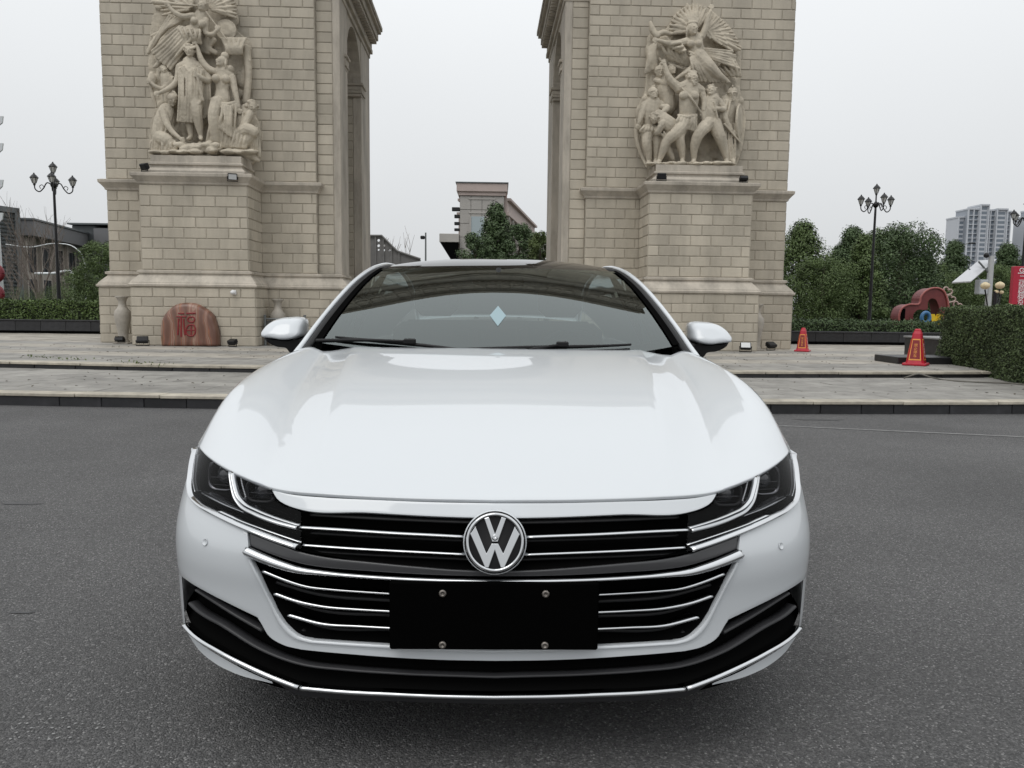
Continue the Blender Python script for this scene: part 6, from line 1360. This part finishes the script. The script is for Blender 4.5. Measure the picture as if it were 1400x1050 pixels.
# ---- high-rises
TOWW = mat('tower_white', (.50, .52, .55), .7); TOWG = mat('tower_glass', (.17, .20, .235), .25); TOWD = mat('tower_grey', (.30, .325, .36), .7)
def tower(pxs, Y, lb, seed, masses):
    X0 = at_y(pxs, 400, Y)[0]; t = thing('high_rise', lb, 'building', (X0, Y, 0), 0, 'pale apartment high-rises far off'); px = Y/FPX
    for (x0, x1, ytop, yoff, cols, dk) in masses:
        a, c = x0*px, x1*px; h = (428-ytop)*px+1.2; b = MB(); b.box(a, c, yoff, yoff+14, 0, h); m = b.build('tower_wing', TOWD if dk else TOWW, t); nf = int(h/3.0); w = (c-a)/cols
        gl_ = MB(); sl_ = MB()
        for j in range(nf):
            for k in range(cols): gl_.box(a+w*(k+.16), a+w*(k+.84), yoff-.08, yoff+.2, j*3.0+.9, j*3.0+2.7)
            if dk: sl_.box(a+.3, c-.3, yoff-1.0, yoff, j*3.0+.0, j*3.0+.35)
        g2 = gl_.build('windows', TOWG, m, kind='stuff', fixn=False)
        if dk: sl_.build('balconies', TOWW, m, kind='stuff', fixn=False)
        b = MB()
        for k in range(cols+1): b.box(a+w*k-.35, a+w*k+.35, yoff-1.1, yoff, 0, h+.6)
        b.build('fins', TOWW, m, kind='stuff', fixn=False)
        b = MB(); b.box(a-.3, c+.3, yoff-1.2, yoff+14.2, h, h+1.0); b.build('roof_slab', TOWW, m)
tower(1308, 520, 'tall pale high-rise with stepped wings rising behind the solar panel', 1, [(0, 9, 299, 4, 1, False), (8, 22, 289, 0, 2, True), (22, 33, 284, -2, 1, False), (33, 46, 290, 1, 2, True), (46, 60, 289, -1, 1, False), (60, 70, 291, 3, 1, True)])
tower(1262, 900, 'small distant high-rise between the trees', 2, [(0, 5, 348, 0, 1, False), (5, 10, 347, 0, 1, True)]); tower(1397, 520, 'narrow edge of a pale high-rise above the red sign board', 3, [(0, 12, 298, 0, 2, False), (12, 40, 288, 2, 3, True)])
# ---- red arched installation with hearts and letters
Yi = 26.0; o0 = at_y(1270, 445, Yi); t = thing('red_installation', 'dark red arched photo installation with open heart outlines and coloured letters', 'installation', (o0[0], Yi, PLZ)); RED = mat('faded_red_steel', (.15, .028, .028), .5, var=.2, vscale=4)
def il(zx, zy): P = at_y(1220+zx/11.67, 360+zy/11.67, Yi); return (P[0]-o0[0], P[2]-PLZ)
outer = [il(*p) for p in ((105, 1000), (110, 800), (150, 715), (250, 660), (430, 640), (450, 540), (520, 450), (620, 400), (730, 398), (810, 440), (860, 540), (890, 700), (905, 1000))]
inner = [il(*p) for p in ((345, 1000), (350, 790), (400, 745), (560, 735), (575, 600), (620, 560), (690, 575), (730, 650), (760, 800), (785, 1000))]
b = MB(); poly = list(spline(np.array(outer), 44))+list(spline(np.array(inner), 34))[::-1]; b.prism(poly, .55); b.build('arch_panel', RED, t); b = MB(); so = spline(np.array(outer), 44); b.tube([(p[0], -.02, p[1]) for p in so], .035, 6); b.build('rim', mat('red_rim', (.34, .10, .09), .4), t)
b = MB(); b.box(*sorted((il(175, 0)[0], il(250, 0)[0])), -.02, .01, il(0, 1000)[1], il(0, 720)[1]); b.build('dark_slot', VOID, t)
WIRE = mat('heart_wire', (.40, .30, .26), .4, metal=.4)
for cxz, cyz, rr in ((905, 450, 85), (960, 570, 80), (1060, 680, 85)):
    pts = []
    for a in np.linspace(0, 2*math.pi, 30): x = 16*math.sin(a)**3; z = 13*math.cos(a)-5*math.cos(2*a)-2*math.cos(3*a)-math.cos(4*a); q = il(cxz+(x*.8+z*.45)*rr/17, cyz-(z*.8-x*.45)*rr/17); pts.append((q[0], .1, q[1]))
    b = MB(); b.tube(pts, .03, 6, cap=False); b.build('heart_outline', WIRE, t)
YEL = mat('letter_yellow', (.72, .48, .01), .4); BLU = mat('letter_blue', (.05, .16, .32), .4)
b = MB(); b.prism([il(*p) for p in ((465, 808), (545, 808), (582, 900), (612, 808), (692, 808), (636, 968), (515, 968))], .15, Matrix.Translation((0, -.5, 0))); b.build('letter', YEL, t)
b = MB(); c = il(415, 865); b.tube([(c[0]+.135*math.cos(a), -.45, c[1]+.17*math.sin(a)) for a in np.linspace(0, 2*math.pi, 28)], .065, 8, cap=False); b.build('letter', BLU, t); b = MB(); b.box(il(690, 0)[0], il(760, 0)[0], -.5, -.4, il(0, 880)[1], il(0, 850)[1]); b.box(il(690, 0)[0], il(715, 0)[0], -.5, -.4, il(0, 968)[1], il(0, 850)[1]); b.build('letter', mat('letter_pink', (.35, .2, .17), .5), t)
b = MB(); b.box(il(60, 0)[0], il(930, 0)[0], -.7, .7, 0, .45); b.build('base_platform', BDARK, t)
# ---- pole with solar panel, cabinet and camera; bud lamps; red sign board
Ys = 21.0; o0 = at_y(1349, 440, Ys); t = thing('solar_pole', 'grey pole with tilted pale solar panel and camera above the big hedge', 'pole', (o0[0], Ys, PLZ))
def sl(px, py, Y=Ys): P = at_y(px, py, Y); return (P[0]-o0[0], P[2]-PLZ)
b = MB(); a = sl(1353, 350); b.tube([(0, 0, 0), (0, 0, a[1])], [.09, .075], 10); b.build('pole', mat('galvanised', (.42, .43, .43), .45, metal=.3), t)
q = [sl(*p) for p in ((1301, 387.5), (1327, 386), (1362, 356), (1337, 358))]
SOL = mat('solar_panel_face', (.50, .51, .53), .3, coat=.4); b = MB(); q = [sl(px, py, Ys+dy) for px, py, dy in ((1301, 387.5, -.42), (1327, 386, -.42), (1362, 356, .35), (1337, 358, .35))]; vs = [(q[0][0], -.42, q[0][1]), (q[1][0], -.42, q[1][1]), (q[2][0], .35, q[2][1]), (q[3][0], .35, q[3][1])]; b.add(vs, [(0, 1, 2, 3)]); o = b.build('solar_panel', SOL, t); solidify(o, .04)
b = MB(); b.add([tuple(np.array(vs[0])*.55+np.array(vs[3])*.45+np.array([0, -.01, -.012])), tuple(np.array(vs[1])*.55+np.array(vs[2])*.45+np.array([0, 0, .03])), tuple(np.array(vs[1])*.53+np.array(vs[2])*.47+np.array([0, 0, .03])), tuple(np.array(vs[0])*.53+np.array(vs[3])*.47+np.array([0, -.01, -.012]))], [(0, 1, 2, 3)]); b.build('panel_seam', METG, o)
b = MB(); b.tube([(0, 0, a[1]-.5), (-.35, 0, a[1]-.15)], .025, 6); b.tube([(0, 0, a[1]-.9), (-.6, 0, a[1]-.35)], .02, 6); b.build('bracket', METG, t)
c = sl(1348.5, 350); b = MB(); b.tube([(c[0], 0, a[1]), (c[0], 0, c[1]+.05)], .02, 6); b.ell((c[0], 0, c[1]+.02), (.07, .07, .075), 12, 8); b.build('dome_camera', METB, t); c = sl(1345, 390); b = MB(); b.box(-.34, -.1, -.12, .12, c[1]-.25, c[1]+.15, bev=.02); b.build('cabinet', mat('cabinet_grey', (.38, .40, .42), .5), t)
BUD = mat('bud_glass', (.62, .52, .33), .35); o0b = at_y(1358, 440, 18.5); tb = thing('bud_lamp', 'black lamp post with cream bud-shaped globes above the big hedge', 'street lamp', (o0b[0], 18.5, PLZ))
def bl(px, py): P = at_y(px, py, 18.5); return (P[0]-o0b[0], P[2]-PLZ)
tp = bl(1358, 398); b = MB(); b.tube([(0, 0, 0), (0, 0, tp[1])], [.07, .045], 8); b.build('post', METB, tb)
for px, py, r in ((1347, 390.5, .105), (1367, 390, .105), (1362, 399, .055), (1369, 399.5, .055)):
    c = bl(px, py); b = MB(); b.tube([(0, 0, tp[1]-.35), (c[0]*.6, 0, tp[1]-.42), (c[0], 0, c[1]-r*.9)], .016, 6); b.build('arm', METB, tb); b = MB(); G = []
    for f, rr in ((-.95, .35), (-.7, .75), (-.2, 1.0), (.2, .98), (.5, .8), (.72, .5), (.95, .1)): G.append([(c[0]+r*rr*(1+.09*math.cos(6*u))*math.cos(u), r*rr*(1+.09*math.cos(6*u))*math.sin(u), c[1]+f*r*.85+(.06*r*math.cos(6*u) if f > .4 else 0)) for u in np.linspace(0, 2*math.pi, 37)])
    b.grid(G); b.build('globe', BUD, tb, weld=True)
Yg = 17.0; A = at_y(1387, 364, Yg); Bq = at_y(1387, 420, Yg); t = thing('red_sign', 'tall red sign board with pale vertical lettering at the end of the hedge', 'sign', (A[0], Yg, PLZ), R(-4)); SR = mat('sign_red', (.38, .012, .035), .4); hs_ = A[2]-PLZ
b = MB(); b.box(0, .75, 0, .12, .1, hs_, bev=.01); b.build('board', SR, t); b = MB(); b.box(.05, .13, .03, .09, 0, .1); b.box(.62, .70, .03, .09, 0, .1); b.build('feet', METG, t)
LET = mat('sign_lettering', (.72, .66, .66), .5)
def ztxt(py): return at_y(1390, py, Yg)[2]-PLZ
for ch, py, sz in (('二', 383.5, .15), ('级', 391.5, .15), ('超', 399.5, .15), ('越', 406.5, .15), ('名', 414, .15), ('片', 421.5, .15), ('城', 429, .15)):
    text_mesh('lettering', ch, sz, .002, LET, t, Matrix.Translation((.185, -.004, ztxt(py))) @ Matrix.Rotation(R(90), 4, 'X'))
b = MB(); b.tube([(.165+.045*math.cos(a), -.004, ztxt(369.5)+.045*math.sin(a)) for a in np.linspace(.5, 5.8, 18)], .009, 6); b.tube([(.20, -.004, ztxt(369.5)+.02), (.17, -.004, ztxt(369.5)), (.20, -.004, ztxt(369.5)-.02)], .007, 6); b.build('logo', LET, t); b = MB()
for k in range(5): b.box(.085+k*.035, .110+k*.035, -.006, 0, ztxt(374.2), ztxt(372.8))
b.build('small_print', LET, t)
T = at_y(1311, 337, 70); t = thing('road_light', 'slim grey road light with a short arm before the pale high-rise', 'street lamp', (T[0], 70, .3)); hT = T[2]-.3
b = MB(); b.tube([(0, 0, 0), (0, 0, hT)], [.10, .06], 8); b.build('pole', METG, t); b = MB(); b.tube([(0, 0, hT-.05), (.5, 0, hT+.2), (.95, 0, hT+.3)], .04, 6); b.build('arm', METG, t); b = MB(); b.box(.85, 1.45, -.12, .12, hT+.25, hT+.38, bev=.04); b.build('lamp_head', METB, t)
# ---- white arms, gantry and the sculpture cut by the left edge
WM = mat('white_enamel', (.62, .64, .65), .4); Yl = 45.0
def stp(pts, r, name, lb, Y): 
    P = [at_y(px, py, Y) for px, py in pts]; o = P[-1]; t = thing(name, lb, 'pole', (o[0], Y, .3)); b = MB(); b.tube([(p[0]-o[0], 0, p[2]-.3) for p in spline(np.array(P), 24)]+[(0, 0, 0)], r, 8); b.build('mast', WM, t); return t
stp([(8, 334), (40, 338), (75, 333), (100, 337), (112, 348), (116, 362), (116, 385)], .035, 'curved_white_pole', 'white pole with a long curved arm before the low grey building', 50.0); stp([(48, 374), (70, 374), (99, 374), (100, 380), (100, 412)], .08, 'white_gantry', 'white square gantry behind the left hedge', 48.0)
Yr = 30.0; o0 = at_y(-6, 440, Yr); t = thing('white_sculpture', 'white finned column with dark red rings at the left edge', 'sculpture', (o0[0], Yr, .3))
def rl(px, py): P = at_y(px, py, Yr); return (P[0]-o0[0], P[2]-.3)
b = MB(); w0 = rl(4, 400)[0]; b.tube([(0, 0, 0), (0, 0, rl(0, 130)[1])], [w0, w0*.75], 14); b.build('column', WM, t)
for py in (168, 205, 255, 300):
    a, c2 = rl(3, py), rl(4.5, py-9); b = MB(); b.prism([(0, a[1]-.5), (a[0]*1.02, a[1]), (c2[0], c2[1]), (0, a[1]+.25)], .06, Matrix.Translation((0, -.03, 0))); b.build('fin', WM, t)
RR = mat('dark_red_paint', (.16, .012, .02), .4)
for py, pr in ((374, 11), (402, 11)):
    c2 = rl(0, py); r = pr/FPX*Yr; b = MB(); b.tube([(c2[0]+r*.75*math.cos(a), -.25, c2[1]+r*.85*math.sin(a)) for a in np.linspace(0, 2*math.pi, 24)], r*.32, 8, cap=False); b.build('ring', RR, t)
